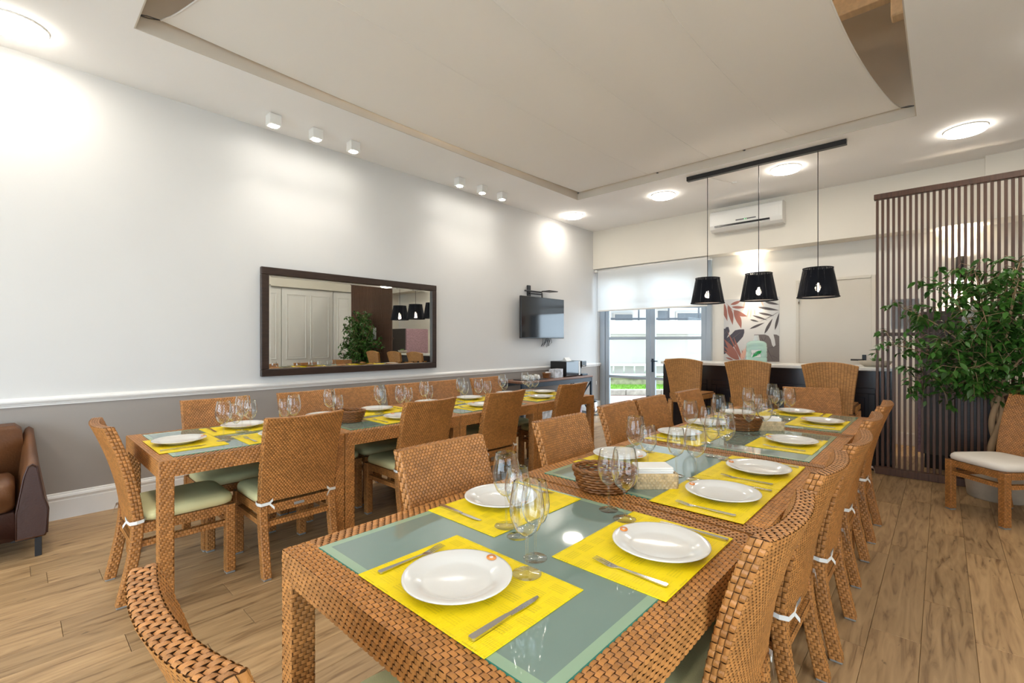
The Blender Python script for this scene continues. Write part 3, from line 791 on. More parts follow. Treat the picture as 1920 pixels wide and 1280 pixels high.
# ceiling rose with a thin cable to the track
t_ = empty('ceiling_rose', (-2.02, 6.52, HC)); tag(t_, 'small white ceiling rose with a thin cable running to the pendant track', 'ceiling rose')
m_ = MB(); m_.lathe([(.035, 0), (.035, -.012), (.01, -.02), (0, -.02)], 20); m_.build('cover', 'white_plastic', t_)
m_ = MB(); m_.tube([(0, 0, -.012), (-.12, -.25, -.006), (-.2, -.56, -.006)], .004, 6); m_.build('cable', 'white_plastic', t_)

# wall sconce
def sconce(x, y, label, watts=SCONCE_WATTS):
    t_ = empty('wall_sconce', (x, y, 2.12)); tag(t_, label, 'wall lamp')
    m_ = MB(); m_.lathe([(.0, .005), (.036, .005), (.036, 0), (.042, 0), (.042, .26), (.036, .26), (.036, .255), (0, .255)], 20); m_.build('cylinder_body', 'black_metal', t_)
    m_ = MB(); m_.box(-.02, .02, .035, .085, .09, .17, 0, .003); m_.build('wall_bracket', 'black_metal', t_)
    for z, s in ((.258, 1), (.002, -1)):
        q = MB(); q.lathe([(.034, z), (.034, z + .0015 * s), (0, z + .002 * s)], 16); q.build('lens', 'spot_glow', t_)
        light('sconce_beam', 'SPOT', watts, (1, .80, .56), (0, 0, z + .01 * s), (PI if s > 0 else 0, 0, 0), t_, spot_size=math.radians(80), spot_blend=.6, shadow_soft_size=.02)
sconce(-2.18, YB - .085, 'black cylinder wall sconce glowing above the leaf mural')
sconce(.16, YB - .085, 'black cylinder wall sconce behind the slatted screen', 26.0)

# ================================================================ DINING TABLES
def make_table():
    T = empty('dining_table')
    W2, L2, B, AP, LG, H_ = .497, .497, .075, .085, .066, .75
    m_ = MB()
    # top frame: solid bars with woven floats on top, outer sides and underside edge
    for (x0, x1, y0, y1) in ((-W2, W2, -L2, -L2 + B), (-W2, W2, L2 - B, L2), (-W2, -W2 + B, -L2 + B, L2 - B), (W2 - B, W2, -L2 + B, L2 - B)):
        m_.box(x0 + .002, x1 - .002, y0 + .002, y1 - .002, H_ - AP, H_ - .0015, 1, .005)
    nl = 44
    for s in (-1, 1):
        m_.strands(lambda u, v, s=s: (-W2 + 2 * W2 * u, s * L2 - s * B * v if s < 0 else L2 - B + B * v, H_ - .0012), nl, 6, 'twill', .0030) if s > 0 else \
        m_.strands(lambda u, v: (-W2 + 2 * W2 * u, -L2 + B * v, H_ - .0012), nl, 6, 'twill', .0030)
        m_.strands(lambda u, v, s=s: (s * W2 - (B if s > 0 else 0) + B * v, L2 - B - (2 * L2 - 2 * B) * u, H_ - .0012), nl - 7, 6, 'twill', .0030)
        # outer faces
        if s < 0:
            m_.strands(lambda u, v: (-W2 + 2 * W2 * u, -L2 + .0012, H_ - AP + AP * v), nl, 7, 'twill', .0030)
            m_.strands(lambda u, v: (-W2 + .0012, L2 - 2 * L2 * u, H_ - AP + AP * v), nl, 7, 'twill', .0030)
        else:
            m_.strands(lambda u, v: (W2 - 2 * W2 * u, L2 - .0012, H_ - AP + AP * v), nl, 7, 'twill', .0030)
            m_.strands(lambda u, v: (W2 - .0012, -L2 + 2 * L2 * u, H_ - AP + AP * v), nl, 7, 'twill', .0030)
    m_.build('table_frame', ['wicker', 'wicker_base'], T)
    lg = MB(); h2 = LG / 2; hz = H_ - AP
    lg.box(-h2 + .002, h2 - .002, -h2 + .002, h2 - .002, .012, hz, 1, .004)
    for a in range(4):
        R_ = Matrix.Rotation(a * PI / 2, 3, 'Z')
        lg.strands(lambda u, v: R_ @ Vector((-h2 + LG * u, -h2 + .0012, .014 + (hz - .014) * v)), 3, 56, 'twill', .0024)
    lme = lg.mesh('leg', ['wicker', 'wicker_base'])
    fc = MB(); fc.box(-h2 + .003, h2 - .003, -h2 + .003, h2 - .003, 0, .012, 0, .003); fme = fc.mesh('foot_cap', 'metal_foot')
    for sx in (-1, 1):
        for sy in (-1, 1):
            l_ = link('leg', lme, T, (sx * (W2 - h2), sy * (L2 - h2), 0)); link('foot_cap', fme, l_)
    g = MB(); gx, gy, z0, z1, r = W2 - B + .003, L2 - B + .003, H_ - .004, H_ + .0035, .026
    g.box(-gx, gx, -gy, gy, z0, z1 - .0006, 2)
    g.add([(-gx + r, -gy + r, z1), (gx - r, -gy + r, z1), (gx - r, gy - r, z1), (-gx + r, gy - r, z1), (-gx + .001, -gy + .001, z1), (gx - .001, -gy + .001, z1), (gx - .001, gy - .001, z1), (-gx + .001, gy - .001, z1)],
          [(0, 1, 2, 3)])
    g.add([(-gx + r, -gy + r, z1), (gx - r, -gy + r, z1), (gx - r, gy - r, z1), (-gx + r, gy - r, z1), (-gx + .001, -gy + .001, z1), (gx - .001, -gy + .001, z1), (gx - .001, gy - .001, z1), (-gx + .001, gy - .001, z1)],
          [(4, 5, 1, 0), (5, 6, 2, 1), (6, 7, 3, 2), (7, 4, 0, 3)], 1)
    g.build('glass_top', ['table_glass', 'table_glass_edge', 'glass_edge_line'], T)
    st = MB()
    for k in (-.14, .14): st.box(-W2 + B, W2 - B, k - .02, k + .02, H_ - .06, H_ - .03)
    st.build('support_bar', 'black_metal', T)
    return T
table0 = make_table()
TR_X, TL_X = -.905, -3.335
ORD = ['nearest', 'second', 'third', 'farthest']
first = True
for row, X, ys, sy in (('foreground row', TR_X, [1.045, 2.085, 3.105, 4.105], 1.03), ('row along the mirror wall', TL_X, [.99, 1.975, 2.96, 3.945], .985)):
    for k, y in enumerate(ys):
        o = table0 if first else copy_tree(table0)
        first = False
        o.location = (X, y, 0); o.scale = (.995 if X == TR_X else .965, sy if not (X == TR_X and k > 1) else .985, 1)
        tag(o, '%s woven tan table with green glass top in the %s' % (ORD[k], row), 'dining table', 'woven dining tables')
TZ = .7535     # top of the glass

# ================================================================ WICKER DINING CHAIRS
CW, CZ0, CZ1 = .225, .425, .915
def back_y(z):
    t_ = (z - .40) / .515
    return -.205 - .035 * t_ - .085 * t_ * t_
def back_pt(u, v, w):       # u 0..1 across, v 0..1 up, w -.5..+.5 through (front = +)
    x = (u * 2 - 1) * (CW - .004 * (1 - v))
    z = CZ0 + (CZ1 - CZ0) * v
    y = back_y(z) - (.012 + .016 * v) * (1 - (2 * u - 1) ** 2) + w * .046
    z += .006 * v * (2 * u - 1) ** 2
    return Vector((x, y, z))
def make_chair(cush):
    C = empty('dining_chair')
    b = MB()
    nu, nv = 12, 12
    b.grid(lambda u, v: back_pt(u, v, .44), nu, nv, 1, flip=True); b.grid(lambda u, v: back_pt(u, v, -.44), nu, nv, 1)
    b.grid(lambda u, v: back_pt(.004, u, v - .5) if False else back_pt(.006, u, (v - .5) * .94), nv, 2, 1, flip=True); b.grid(lambda u, v: back_pt(.994, u, (v - .5) * .94), nv, 2, 1)
    b.grid(lambda u, v: back_pt(u, .997, (v - .5) * .94), nu, 2, 1); b.grid(lambda u, v: back_pt(u, .0, (v - .5) * .94), nu, 2, 1, flip=True)
    b.strands(lambda u, v: back_pt(1 - u, v, .47), 26, 44, 'brick', .0030); b.strands(lambda u, v: back_pt(u, v, -.47), 26, 44, 'brick', .0030)
    b.strands(lambda u, v: back_pt(0.0, u, .47 - .94 * v), 26, 3, 'check', .0030, flip=True); b.strands(lambda u, v: back_pt(1.0, u, -.47 + .94 * v), 26, 3, 'check', .0030, flip=True)
    b.strands(lambda u, v: back_pt(v, 1.0, .47 - .94 * u), 2, 34, 'brick', .0030)
    b.build('backrest', ['wicker', 'wicker_base'], C)
    # rear legs: follow the back down, then kick backwards
    lgm = MB()
    prof = [(-.272, .010), (-.248, .12), (-.225, .24), (-.212, .34), (-.207, .43)]
    hw, hd = .021, .023
    secs = []
    for y, z in prof: secs.append([(-hw, y - hd, z), (hw, y - hd, z), (hw, y + hd, z), (-hw, y + hd, z)])
    lgm.loft(secs, 1)
    def yy(v):
        z = .010 + .42 * v
        for (ya, za), (yb, zb) in zip(prof, prof[1:]):
            if z <= zb: return ya + (yb - ya) * (z - za) / (zb - za), z
        return prof[-1]
    E_ = .0008
    lgm.strands(lambda u, v: (-hw + 2 * hw * u, yy(v)[0] - hd - E_, yy(v)[1]), 2, 30, 'brick', .0022)
    lgm.strands(lambda u, v: (hw - 2 * hw * u, yy(v)[0] + hd + E_, yy(v)[1]), 2, 30, 'brick', .0022)
    lgm.strands(lambda u, v: (hw + E_, yy(v)[0] - hd + 2 * hd * u, yy(v)[1]), 2, 30, 'brick', .0022)
    lgm.strands(lambda u, v: (-hw - E_, yy(v)[0] + hd - 2 * hd * u, yy(v)[1]), 2, 30, 'brick', .0022)
    rme = lgm.mesh('leg', ['wicker', 'wicker_base'])
    fcm = MB(); fcm.box(-hw, hw, -.272 - hd, -.272 + hd, 0, .012, 0, .003); rcap = fcm.mesh('foot_cap', 'metal_foot')
    fm = MB(); q = .0235
    fm.box(-q, q, -q, q, .011, .405, 1, .004)
    for a in range(4):
        R_ = Matrix.Rotation(a * PI / 2, 3, 'Z')
        fm.strands(lambda u, v: R_ @ Vector((-q + 2 * q * u, -q - E_, .013 + .39 * v)), 2, 30, 'brick', .0022)
    fme = fm.mesh('leg', ['wicker', 'wicker_base'])
    fcm = MB(); fcm.box(-q, q, -q, q, 0, .011, 0, .003); fcap = fcm.mesh('foot_cap', 'metal_foot')
    for s in (-1, 1):
        l_ = link('leg', rme, C, (s * (CW - .022), 0, 0)); link('foot_cap', rcap, l_)
        l_ = link('leg', fme, C, (s * (CW - .026), .218, 0)); link('foot_cap', fcap, l_)
    # seat frame and stretchers, woven
    def bar(mb, p0, p1, hz, th, n):
        p0 = Vector(p0); p1 = Vector(p1); d = p1 - p0; ln = d.length; d.normalize(); sd = Vector((-d.y, d.x, 0))
        M_ = Matrix.Translation(p0) @ Matrix(((d.x, sd.x, 0, 0), (d.y, sd.y, 0, 0), (0, 0, 1, 0), (0, 0, 0, 1)))
        mb.box(0, ln, -th, th, -hz, hz, 1, .003, M_)
        nr = max(2, int(2 * hz / .011))
        for s in (-1, 1):
            mb.strands(lambda u, v: M_ @ Vector((ln * u if s < 0 else ln - ln * u, s * (th + E_), -hz + 2 * hz * v)), n, nr, 'brick', .0022)
        mb.strands(lambda u, v: M_ @ Vector((ln * u, -th + 2 * th * v, hz + E_)), n, 2, 'brick', .0020)
    sf = MB(); xo = CW - .028
    bar(sf, (-xo, .218, .378), (xo, .218, .378), .026, .018, 22); bar(sf, (-xo, -.205, .378), (xo, -.205, .378), .026, .018, 22)
    bar(sf, (-xo, -.2, .378), (-xo, .21, .378), .026, .018, 22); bar(sf, (xo, -.2, .378), (xo, .21, .378), .026, .018, 22)
    sf.box(-xo, xo, -.2, .21, .385, .398, 1)
    sf.build('seat_frame', ['wicker', 'wicker_base'], C)
    for p0, p1 in (((-xo, .218, .30), (xo, .218, .30)), ((-xo, -.216, .295), (xo, -.216, .295)), ((-xo, -.21, .297), (-xo, .21, .30)), ((xo, -.21, .297), (xo, .21, .30))):
        sb = MB(); bar(sb, p0, p1, .016, .012, 22); sb.build('stretcher', ['wicker', 'wicker_base'], C)
    # cushion: superellipse pillow
    cu = MB(); cwx, cwy = .222, .222
    def se(a, r):
        c_, s_ = math.cos(a), math.sin(a); e_ = .32
        return (r * cwx * math.copysign(abs(c_) ** e_, c_), r * cwy * math.copysign(abs(s_) ** e_, s_))
    rings = [(.90, .402), (.985, .412), (1.0, .428), (.985, .446), (.93, .459), (.75, .468), (.4, .472), (.0, .473)]
    n = 48; vs = []; fs = []
    for r, z in rings:
        for k in range(n):
            x, y = se(2 * PI * k / n, r); vs.append((x, y + .025, z))
    for i in range(len(rings) - 1):
        for k in range(n):
            a_, b_ = i * n + k, i * n + (k + 1) % n; fs.append((a_, b_, b_ + n, a_ + n))
    fs.append(tuple(range(n))[::-1])
    cu.add(vs, fs, 0, True); cu.build('cushion', cush, C)
    for s in (-1, 1):        # cushion ties round the rear posts
        rb = MB()
        def rib(pts, w_):
            for pa, pb in zip(pts, pts[1:]):
                pa, pb = Vector(pa), Vector(pb)
                rb.add([pa - Vector((0, 0, w_)), pb - Vector((0, 0, w_)), pb + Vector((0, 0, w_)), pa + Vector((0, 0, w_))], [(0, 1, 2, 3)], 0, True)
        x0 = s * (CW + .006)
        rib([(s * (CW - .02), -.175, .425), (x0, -.185, .422), (x0 + s * .002, -.215, .418), (s * (CW - .004), -.242, .416), (s * (CW - .045), -.25, .42), (s * (CW - .065), -.252, .438)], .0085)
        rib([(s * (CW - .045), -.251, .42), (s * (CW - .07), -.262, .39)], .008)
        rb.build('tie_ribbon', 'ribbon', C)
    pl = MB(); pl.box(-.03, .03, -.228, -.224, .370, .386, 0, .001); pl.build('maker_plate', 'metal_foot', C)
    return C
chair0 = make_chair('cushion_green')
F_ = 'foreground table row'; W_ = 'mirror-wall table row'
chairs = [   # x, y, rotation (0 faces +y), label
 (-.905, .505, .04, 'woven chair cut off at the bottom left corner, heading the foreground table'),
 (-.615, 1.33, PI / 2, 'nearest woven chair on the right side of the %s' % F_), (-.62, 2.0, PI / 2, 'second woven chair on the right side of the %s' % F_),
 (-.60, 2.58, PI / 2, 'third woven chair on the right side of the %s' % F_), (-.62, 3.37, PI / 2, 'fourth woven chair on the right side of the %s' % F_), (-.62, 4.13, PI / 2, 'farthest woven chair on the right side of the %s, by the screen' % F_),
 (-1.24, 1.25, -PI / 2, 'nearest woven chair on the left side of the %s' % F_), (-1.26, 2.11, -PI / 2, 'second woven chair on the left side of the %s' % F_),
 (-1.33, 2.855, -PI / 2 + .02, 'third woven chair on the left side of the %s' % F_), (-1.33, 3.345, -PI / 2, 'fourth woven chair on the left side of the %s' % F_), (-1.31, 4.02, -PI / 2, 'farthest woven chair on the left side of the %s' % F_),
 (-.77, 4.78, PI + .42, 'woven chair at the far end of the %s, before the bar' % F_),
 (-3.265, .656, 0, 'woven chair at the near end of the %s, beside the armchair' % W_),
 (-3.085, 1.19, PI / 2, 'nearest woven chair with its back to the camera at the %s' % W_), (-3.09, 2.11, PI / 2, 'second woven chair with its back to the camera at the %s' % W_),
 (-3.08, 2.91, PI / 2, 'third woven chair with its back to the camera at the %s' % W_), (-3.10, 3.93, PI / 2, 'farthest woven chair with its back to the camera at the %s' % W_),
 (-3.71, 1.06, -PI / 2, 'nearest woven chair against the mirror wall'), (-3.71, 1.725, -PI / 2, 'second woven chair against the mirror wall, left of a pair'), (-3.71, 2.20, -PI / 2, 'third woven chair against the mirror wall, right of a pair'),
 (-3.71, 2.745, -PI / 2, 'fourth woven chair against the mirror wall, left of a pair'), (-3.71, 3.20, -PI / 2, 'fifth woven chair against the mirror wall, right of a pair'), (-3.71, 3.87, -PI / 2, 'farthest woven chair against the mirror wall, near the coffee table')]
for k, (x, y, rz, lb) in enumerate(chairs):
    o = chair0 if k == 0 else copy_tree(chair0)
    o.location = (x, y, 0); o.rotation_euler = (0, 0, rz)
    tag(o, lb, 'chair', 'woven dining chairs')
lone = copy_tree(chair0); lone.location = (.345, 5.17, 0); lone.rotation_euler = (0, 0, math.radians(135))
tag(lone, 'woven chair with a white cushion standing alone by the potted ficus', 'chair', 'woven dining chairs')
for k in lone.children:
    if k.name.startswith('cushion'):
        k.data = k.data.copy(); k.data.materials[0] = MT['cushion_white']

# ================================================================ BAR STOOLS
def make_stool():
    S = empty('bar_stool')
    def pt(u, v, w):
        t_ = 2 * u - 1
        x = t_ * (.175 + .055 * v ** 1.6)
        z = .62 + .53 * v - .035 * v * t_ * t_
        y = -.185 - .07 * v * v - .02 * (1 - t_ * t_) + w * .045
        return Vector((x, y, z))
    b = MB()
    b.grid(lambda u, v: pt(u, v, .44), 12, 12, 1, flip=True); b.grid(lambda u, v: pt(u, v, -.44), 12, 12, 1)
    b.grid(lambda u, v: pt(.006, u, (v - .5) * .9), 12, 2, 1, flip=True); b.grid(lambda u, v: pt(.994, u, (v - .5) * .9), 12, 2, 1)
    b.grid(lambda u, v: pt(u, .997, (v - .5) * .9), 12, 2, 1); b.grid(lambda u, v: pt(u, 0, (v - .5) * .9), 12, 2, 1, flip=True)
    b.strands(lambda u, v: pt(1 - v, u, .47), 48, 18, 'brick', .0032, flip=True); b.strands(lambda u, v: pt(1 - v, u, -.47), 48, 18, 'brick', .0032)
    b.strands(lambda u, v: pt(0, u, .47 - .94 * v), 28, 2, 'check', .003, flip=True); b.strands(lambda u, v: pt(1, u, -.47 + .94 * v), 28, 2, 'check', .003, flip=True)
    b.strands(lambda u, v: pt(v, 1.0, .47 - .94 * u), 2, 34, 'brick', .0030)
    b.build('backrest', ['wicker_bar', 'wicker_base'], S)
    st = MB(); st.box(-.195, .195, -.18, .215, .66, .735, 1, .02)
    st.strands(lambda u, v: (-.18 + .36 * u, -.16 + .36 * v, .7362), 24, 34, 'brick', .0024)
    st.strands(lambda u, v: (.18 - .36 * u, .2162, .675 + .05 * v), 24, 5, 'brick', .0024)
    for s in (-1, 1): st.strands(lambda u, v, s=s: (s * .1962, (-.165 + .36 * u) * s, .675 + .05 * v), 24, 5, 'brick', .0024)
    st.build('seat', ['wicker_bar', 'wicker_base'], S)
    for sx in (-1, 1):
        for sy in (-1, 1):
            l_ = MB(); yb = -.205 if sy < 0 else .2
            l_.loft([[(x + sx * .175, y + yb + (-.03 if sy < 0 else 0) * (z < .1), z) for x, y in ((-.022, -.022), (.022, -.022), (.022, .022), (-.022, .022))] for z in (0, .66)], 1)
            for a in range(4):
                R_ = Matrix.Rotation(a * PI / 2, 3, 'Z')
                l_.strands(lambda u, v: R_ @ Vector((-.022 + .044 * u, -.0228, .01 + .64 * v)) + Vector((sx * .175, yb + (-.03 if sy < 0 else 0) * (1 - v), 0)), 2, 44, 'brick', .0022)
            l_.build('leg', ['wicker_bar', 'wicker_base'], S)
    for y in (-.215, .2):
        q = MB(); q.box(-.16, .16, y - .012, y + .012, .22, .255, 0, .004); q.build('footrest', 'wicker_bar', S)
    for x in (-.175, .175):
        q = MB(); q.box(x - .012, x + .012, -.19, .185, .26, .295, 0, .004); q.build('footrest', 'wicker_bar', S)
    return S
stool0 = make_stool()
for k, (x, y, rz, lb) in enumerate([(-2.24, 5.66, -.05, 'left woven bar stool tucked up to the dark bar, by the patio door'), (-1.545, 5.66, 0, 'middle woven bar stool, in front of the water jug'), (-.80, 5.62, 0, 'right woven bar stool, in front of the cream door')]):
    o = stool0 if k == 0 else copy_tree(stool0)
    o.location = (x, y, 0); o.rotation_euler = (0, 0, rz); tag(o, lb, 'bar stool', 'woven bar stools')

# ================================================================ BAR COUNTER
B0, B1, BF, BK = -2.83, -.37, 6.13, 6.62
bar_ = empty('bar_counter', ((B0 + B1) / 2, (BF + BK) / 2, 0)); tag(bar_, 'long black panelled bar with a white stone top', 'bar counter')
bw, bd_ = (B1 - B0) / 2, (BK - BF) / 2
m_ = MB(); m_.box(-bw, bw, -bd_, bd_, 0, 1.043, 0, .004); m_.build('body', 'bar_front', bar_)
for k in range(4):
    xa = -bw + .08 + k * (2 * bw - .16) / 4; xb = xa + (2 * bw - .16) / 4 - .06
    f = MB(); y = -bd_
    for z0, z1 in ((.10, .16), (.80, .86)): f.box(xa, xb, y - .012, y, z0, z1, 0, .004)
    f.box(xa, xa + .06, y - .012, y, .16, .80, 0, .004); f.box(xb - .06, xb, y - .012, y, .16, .80, 0, .004)
    f.box(xa + .09, xb - .09, y - .006, y, .20, .76, 0, .004)
    f.build('front_panel', 'bar_front', bar_)
f = MB(); f.box(-bw - .012, -bw, -bd_ + .06, bd_ - .06, .12, .9, 0, .005); f.build('end_panel', 'bar_front', bar_)
m_ = MB(); m_.box(-bw - .01, bw + .005, -bd_ - .05, bd_ + .03, 1.043, 1.08, 0, .005); m_.build('countertop', 'counter', bar_)

# things on the bar
t_ = empty('wooden_tray', (-2.70, 6.25, 1.08)); tag(t_, 'orange wooden tray on the left end of the bar', 'tray')
m_ = MB(); m_.box(-.1, .1, -.13, .13, 0, .010, 0, .003); m_.build('base', 'wood_light', t_)
for a in ((-.1, .1, -.13, -.12), (-.1, .1, .12, .13), (-.1, -.09, -.12, .12), (.09, .1, -.12, .12)):
    m_ = MB(); m_.box(a[0], a[1], a[2], a[3], .010, .03, 0, .002); m_.build('rim', 'wood_light', t_)
def text_mesh(body, size, mat_key, name, parent, loc, rot, extr=.0004):
    cu = bpy.data.curves.new(name, 'FONT'); cu.body = body; cu.size = size; cu.extrude = extr; cu.align_x = 'CENTER'; cu.align_y = 'CENTER'
    tmp = bpy.data.objects.new('tmp_text', cu); COL.objects.link(tmp)
    dg = bpy.context.evaluated_depsgraph_get(); me = bpy.data.meshes.new_from_object(tmp.evaluated_get(dg))
    bpy.data.objects.remove(tmp)
    me.materials.clear(); me.materials.append(MT[mat_key])
    return link(name, me, parent, loc, rot)
j = empty('water_jug', (-1.72, 6.40, 1.08)); tag(j, 'pale green water jug with a leaf label on the bar counter', 'jug')
m_ = MB(); pf = [(0, 0), (.105, 0), (.118, .012), (.118, .06), (.112, .07), (.118, .08), (.118, .13), (.112, .14), (.118, .15), (.118, .20), (.112, .21), (.116, .22), (.110, .25), (.08, .272), (.035, .280), (.030, .30)]
m_.lathe(pf, 32); m_.build('bottle_body', 'jug', j)
m_ = MB(); m_.lathe([(.034, .278), (.036, .285), (.024, .345), (.024, .35), (0, .35)], 20); m_.build('cap', 'white_plastic', j)
ang = math.radians(38)
def on_jug(a0, a1, z0, z1, r, key, name, nseg=10):
    q = MB(); q.grid(lambda u, v: (r * math.sin(a0 + (a1 - a0) * u), -r * math.cos(a0 + (a1 - a0) * u), z0 + (z1 - z0) * v), nseg, 2); return q.build(name, key, j)
fa = math.radians(14)          # label turned toward the room
on_jug(fa - .48, fa + .42, .075, .165, .1195, 'paper', 'label')
q = MB(); lp = [(-.052, -.052), (-.04, -.02), (-.012, .018), (.02, .034), (.054, .036), (.046, .006), (.02, -.02), (-.015, -.036)]
vv = []
for x, z in lp:
    a = fa + .04 + x / .1205; vv.append((.1228 * math.sin(a), -.1228 * math.cos(a), .122 + z))
q.add(vv, [tuple(range(len(vv)))]); q.build('leaf_emblem', 'leaf_logo', j)
for k, ch in enumerate('SALUS'):
    a = fa - .02 + (k - 2) * .025 / .12
    text_mesh(ch, .034, 'print_grey', 'letter', j, (.1206 * math.sin(a), -.1206 * math.cos(a), .118), (PI / 2, 0, a))
pb = empty('succulent_bowl', (-.53, 6.32, 1.08)); tag(pb, 'low pale wooden bowl planted with a succulent on the bar', 'plant')
m_ = MB(); m_.lathe([(0, 0), (.08, 0), (.115, .03), (.128, .062), (.120, .062), (.108, .035), (.07, .015), (0, .012)], 28, sx=1.15, sy=.7); m_.build('bowl', 'concrete', pb)
m_ = MB(); m_.lathe([(0, .05), (.112, .045)], 24, sx=1.1, sy=.66); m_.build('soil', 'soil', pb)
r3 = random.Random(5)
for cxs in (-.01, .045):
    for k in range(11):
        a = k * 2.4; tl = .3 + .075 * k
        q = MB(); ln = .062 - .002 * k
        q.loft([[(s * w_ + 0, t2 - .003, z) if False else (s * w_, 0 + o_, 0) for s, o_ in ((-1, 0), (0, -.4 * w_), (1, 0), (0, .4 * w_))] for w_, z, t2 in ((.004, 0, 0),)] if False else
               [[(-w_, .0, z), (0, -.4 * w_, z), (w_, 0, z), (0, .4 * w_, z)] for w_, z in ((.003, 0), (.010, ln * .35), (.008, ln * .7), (.001, ln))], 0, True)
        o = q.build('succulent_leaf', 'succulent', pb, (cxs, 0, .052)); o.rotation_euler = (max(.1, 1.15 - tl * .9) , 0, a)

# ================================================================ SLATTED SCREEN
SY = 6.05
scr = empty('slat_screen', (.42, SY, 0)); tag(scr, 'tall dark wooden slat screen standing behind the ficus', 'room divider')
x0, x1 = -.92, .93
m_ = MB(); m_.box(x0 - .015, x1, -.03, .03, 2.80, 2.855, 0, .003); m_.build('top_rail', 'dark_wood', scr)
m_ = MB(); m_.box(x0 - .01, x1, -.028, .028, .0, .075, 0, .003); m_.build('bottom_rail', 'dark_wood', scr)
m_ = MB(); m_.box(x0 - .015, x1, .016, .034, 1.405, 1.44, 0, .003); m_.build('middle_rail', 'dark_wood', scr)
sm = MB(); sm.box(-.0112, .0112, -.012, .012, .075, 2.80, 0, .002); sme = sm.mesh('slat', 'dark_wood')
nS = int((x1 - x0) / .0432)
for k in range(nS + 1): link('slat', sme, scr, (x0 + .0115 + k * .0432, 0, 0))
sg = MB(); sg.box(-.11, .11, -.003, .003, 0, .30); bo = sg.build('notice_board', 'paper', None, (-.275, SY + .042, 1.475)); tag(bo, 'blank pale board hung behind the slats, near the bar end', 'board')
sg = empty('paper_notice', (.21, SY - .0235, 1.40)); tag(sg, 'small printed paper notice fixed to the slats, seen in the mirror', 'notice')
m_ = MB(); m_.box(-.075, .075, -.001, .001, 0, .28); m_.build('sheet', 'paper', sg)
for k in range(5):
    q = MB(); q.box(-.045 + .005 * (k % 2), .045 - .01 * (k % 2), -.0016, -.001, .05 + k * .04, .055 + k * .04); q.build('printed_line', 'print_grey', sg)

# fridge and low cabinet behind the screen
fr = empty('fridge', (.05, 6.98, 0)); tag(fr, 'fridge with a pink front and dark grey side behind the slat screen', 'fridge')
m_ = MB(); m_.box(-.21, .36, -.33, .33, .15, 1.67, 0, .006); m_.build('body', 'fridge_grey', fr)
m_ = MB(); m_.box(-.19, .34, -.31, .31, 0, .15); m_.build('plinth', 'black_plastic', fr)
m_ = MB(); m_.box(-.26, -.215, -.33, .33, .16, 1.03, 0, .006); m_.build('lower_door', 'fridge_pink', fr)
m_ = MB(); m_.box(-.26, -.215, -.33, .33, 1.06, 1.665, 0, .006); m_.build('upper_door', 'fridge_pink', fr)
lc = empty('low_cabinet', (.72, 6.35, 0)); tag(lc, 'low dark cabinet with a pink top behind the slat screen', 'cabinet')
m_ = MB(); m_.box(-.63, .6, -.23, .23, .0, .84, 0, .004); m_.build('body', 'frame_wood', lc)
m_ = MB(); m_.box(-.64, .6, -.24, .24, .84, .90, 0, .004); m_.build('top', 'fridge_pink', lc)

# ================================================================ TABLE SETTINGS
pm = MB(); pm.box(-.232, .232, -.165, .165, 0, .0025, 0, .0008); MAT_ME = pm.mesh('placemat', 'placemat')
q = MB(); q.lathe([(0, .010), (.078, .010), (.090, .013), (.100, .019), (.128, .0255), (.134, .0255), (.135, .0235), (.102, .013), (.080, .004), (.074, 0), (0, 0)], 48); PLATE_ME = q.mesh('plate', 'porcelain')
q = MB(); q.lathe([(0, .0012), (.015, .0012), (.015, 0)], 24, sx=1.0, sy=.72); EMB_ME = q.mesh('emblem', 'emblem')
q = MB(); q.lathe([(.0035, .0018), (.0055, .0018), (.0055, .001), (.0035, .001)], 20, sx=1.0, sy=.7); q.box(-.001, .001, -.0025, .0025, .001, .0019); EMB2_ME = q.mesh('emblem_mark', 'paper')
def outline(pts, z0, z1, crown=0):
    m_ = MB(); m_.prism(pts, z0, z1); return m_
hk = [(-.0085, -.10), (-.006, -.105), (.006, -.105), (.0085, -.10), (.0075, -.04), (.0055, .005), (-.0055, .005), (-.0075, -.04)]
q = MB(); q.prism(hk, 0, .006); q.box(-.0052, .0052, .004, .012, .0005, .0052); KN_H = q.mesh('handle', 'steel')
bk = [(-.0065, .01), (.0065, .01), (.0085, .05), (.008, .085), (.003, .105), (-.004, .108), (-.0062, .06)]
q = MB(); q.prism(bk, .0022, .0036); KN_B = q.mesh('blade', 'steel')
fkh = [(-.0085, -.10), (-.006, -.105), (.006, -.105), (.0085, -.10), (.006, -.05), (.0032, .0), (.0032, .028), (-.0032, .028), (-.0032, .0), (-.006, -.05)]
q = MB(); q.prism(fkh, .0015, .005)
q.add([(-.0032, .028, .0015), (.0032, .028, .0015), (.0105, .045, .0002), (.0115, .058, .001), (-.0115, .058, .001), (-.0105, .045, .0002),
       (-.0032, .028, .0045), (.0032, .028, .0045), (.0105, .045, .002), (.0115, .058, .0028), (-.0115, .058, .0028), (-.0105, .045, .002)],
      [(0, 1, 2, 3, 4, 5)[::-1], (6, 7, 8, 9, 10, 11), (1, 2, 8, 7), (2, 3, 9, 8), (3, 4, 10, 9), (4, 5, 11, 10), (5, 0, 6, 11)]); FK_H = q.mesh('handle', 'steel')
q = MB(); q.loft([[(-.0017, .057, .001), (.0017, .057, .001), (.0017, .057, .0028), (-.0017, .057, .0028)], [(-.0012, .085, .0055), (.0012, .085, .0055), (.0012, .085, .0070), (-.0012, .085, .0070)], [(-.0007, .103, .0075), (.0007, .103, .0075), (.0007, .103, .0085), (-.0007, .103, .0085)]]); FK_T = q.mesh('tine', 'steel')
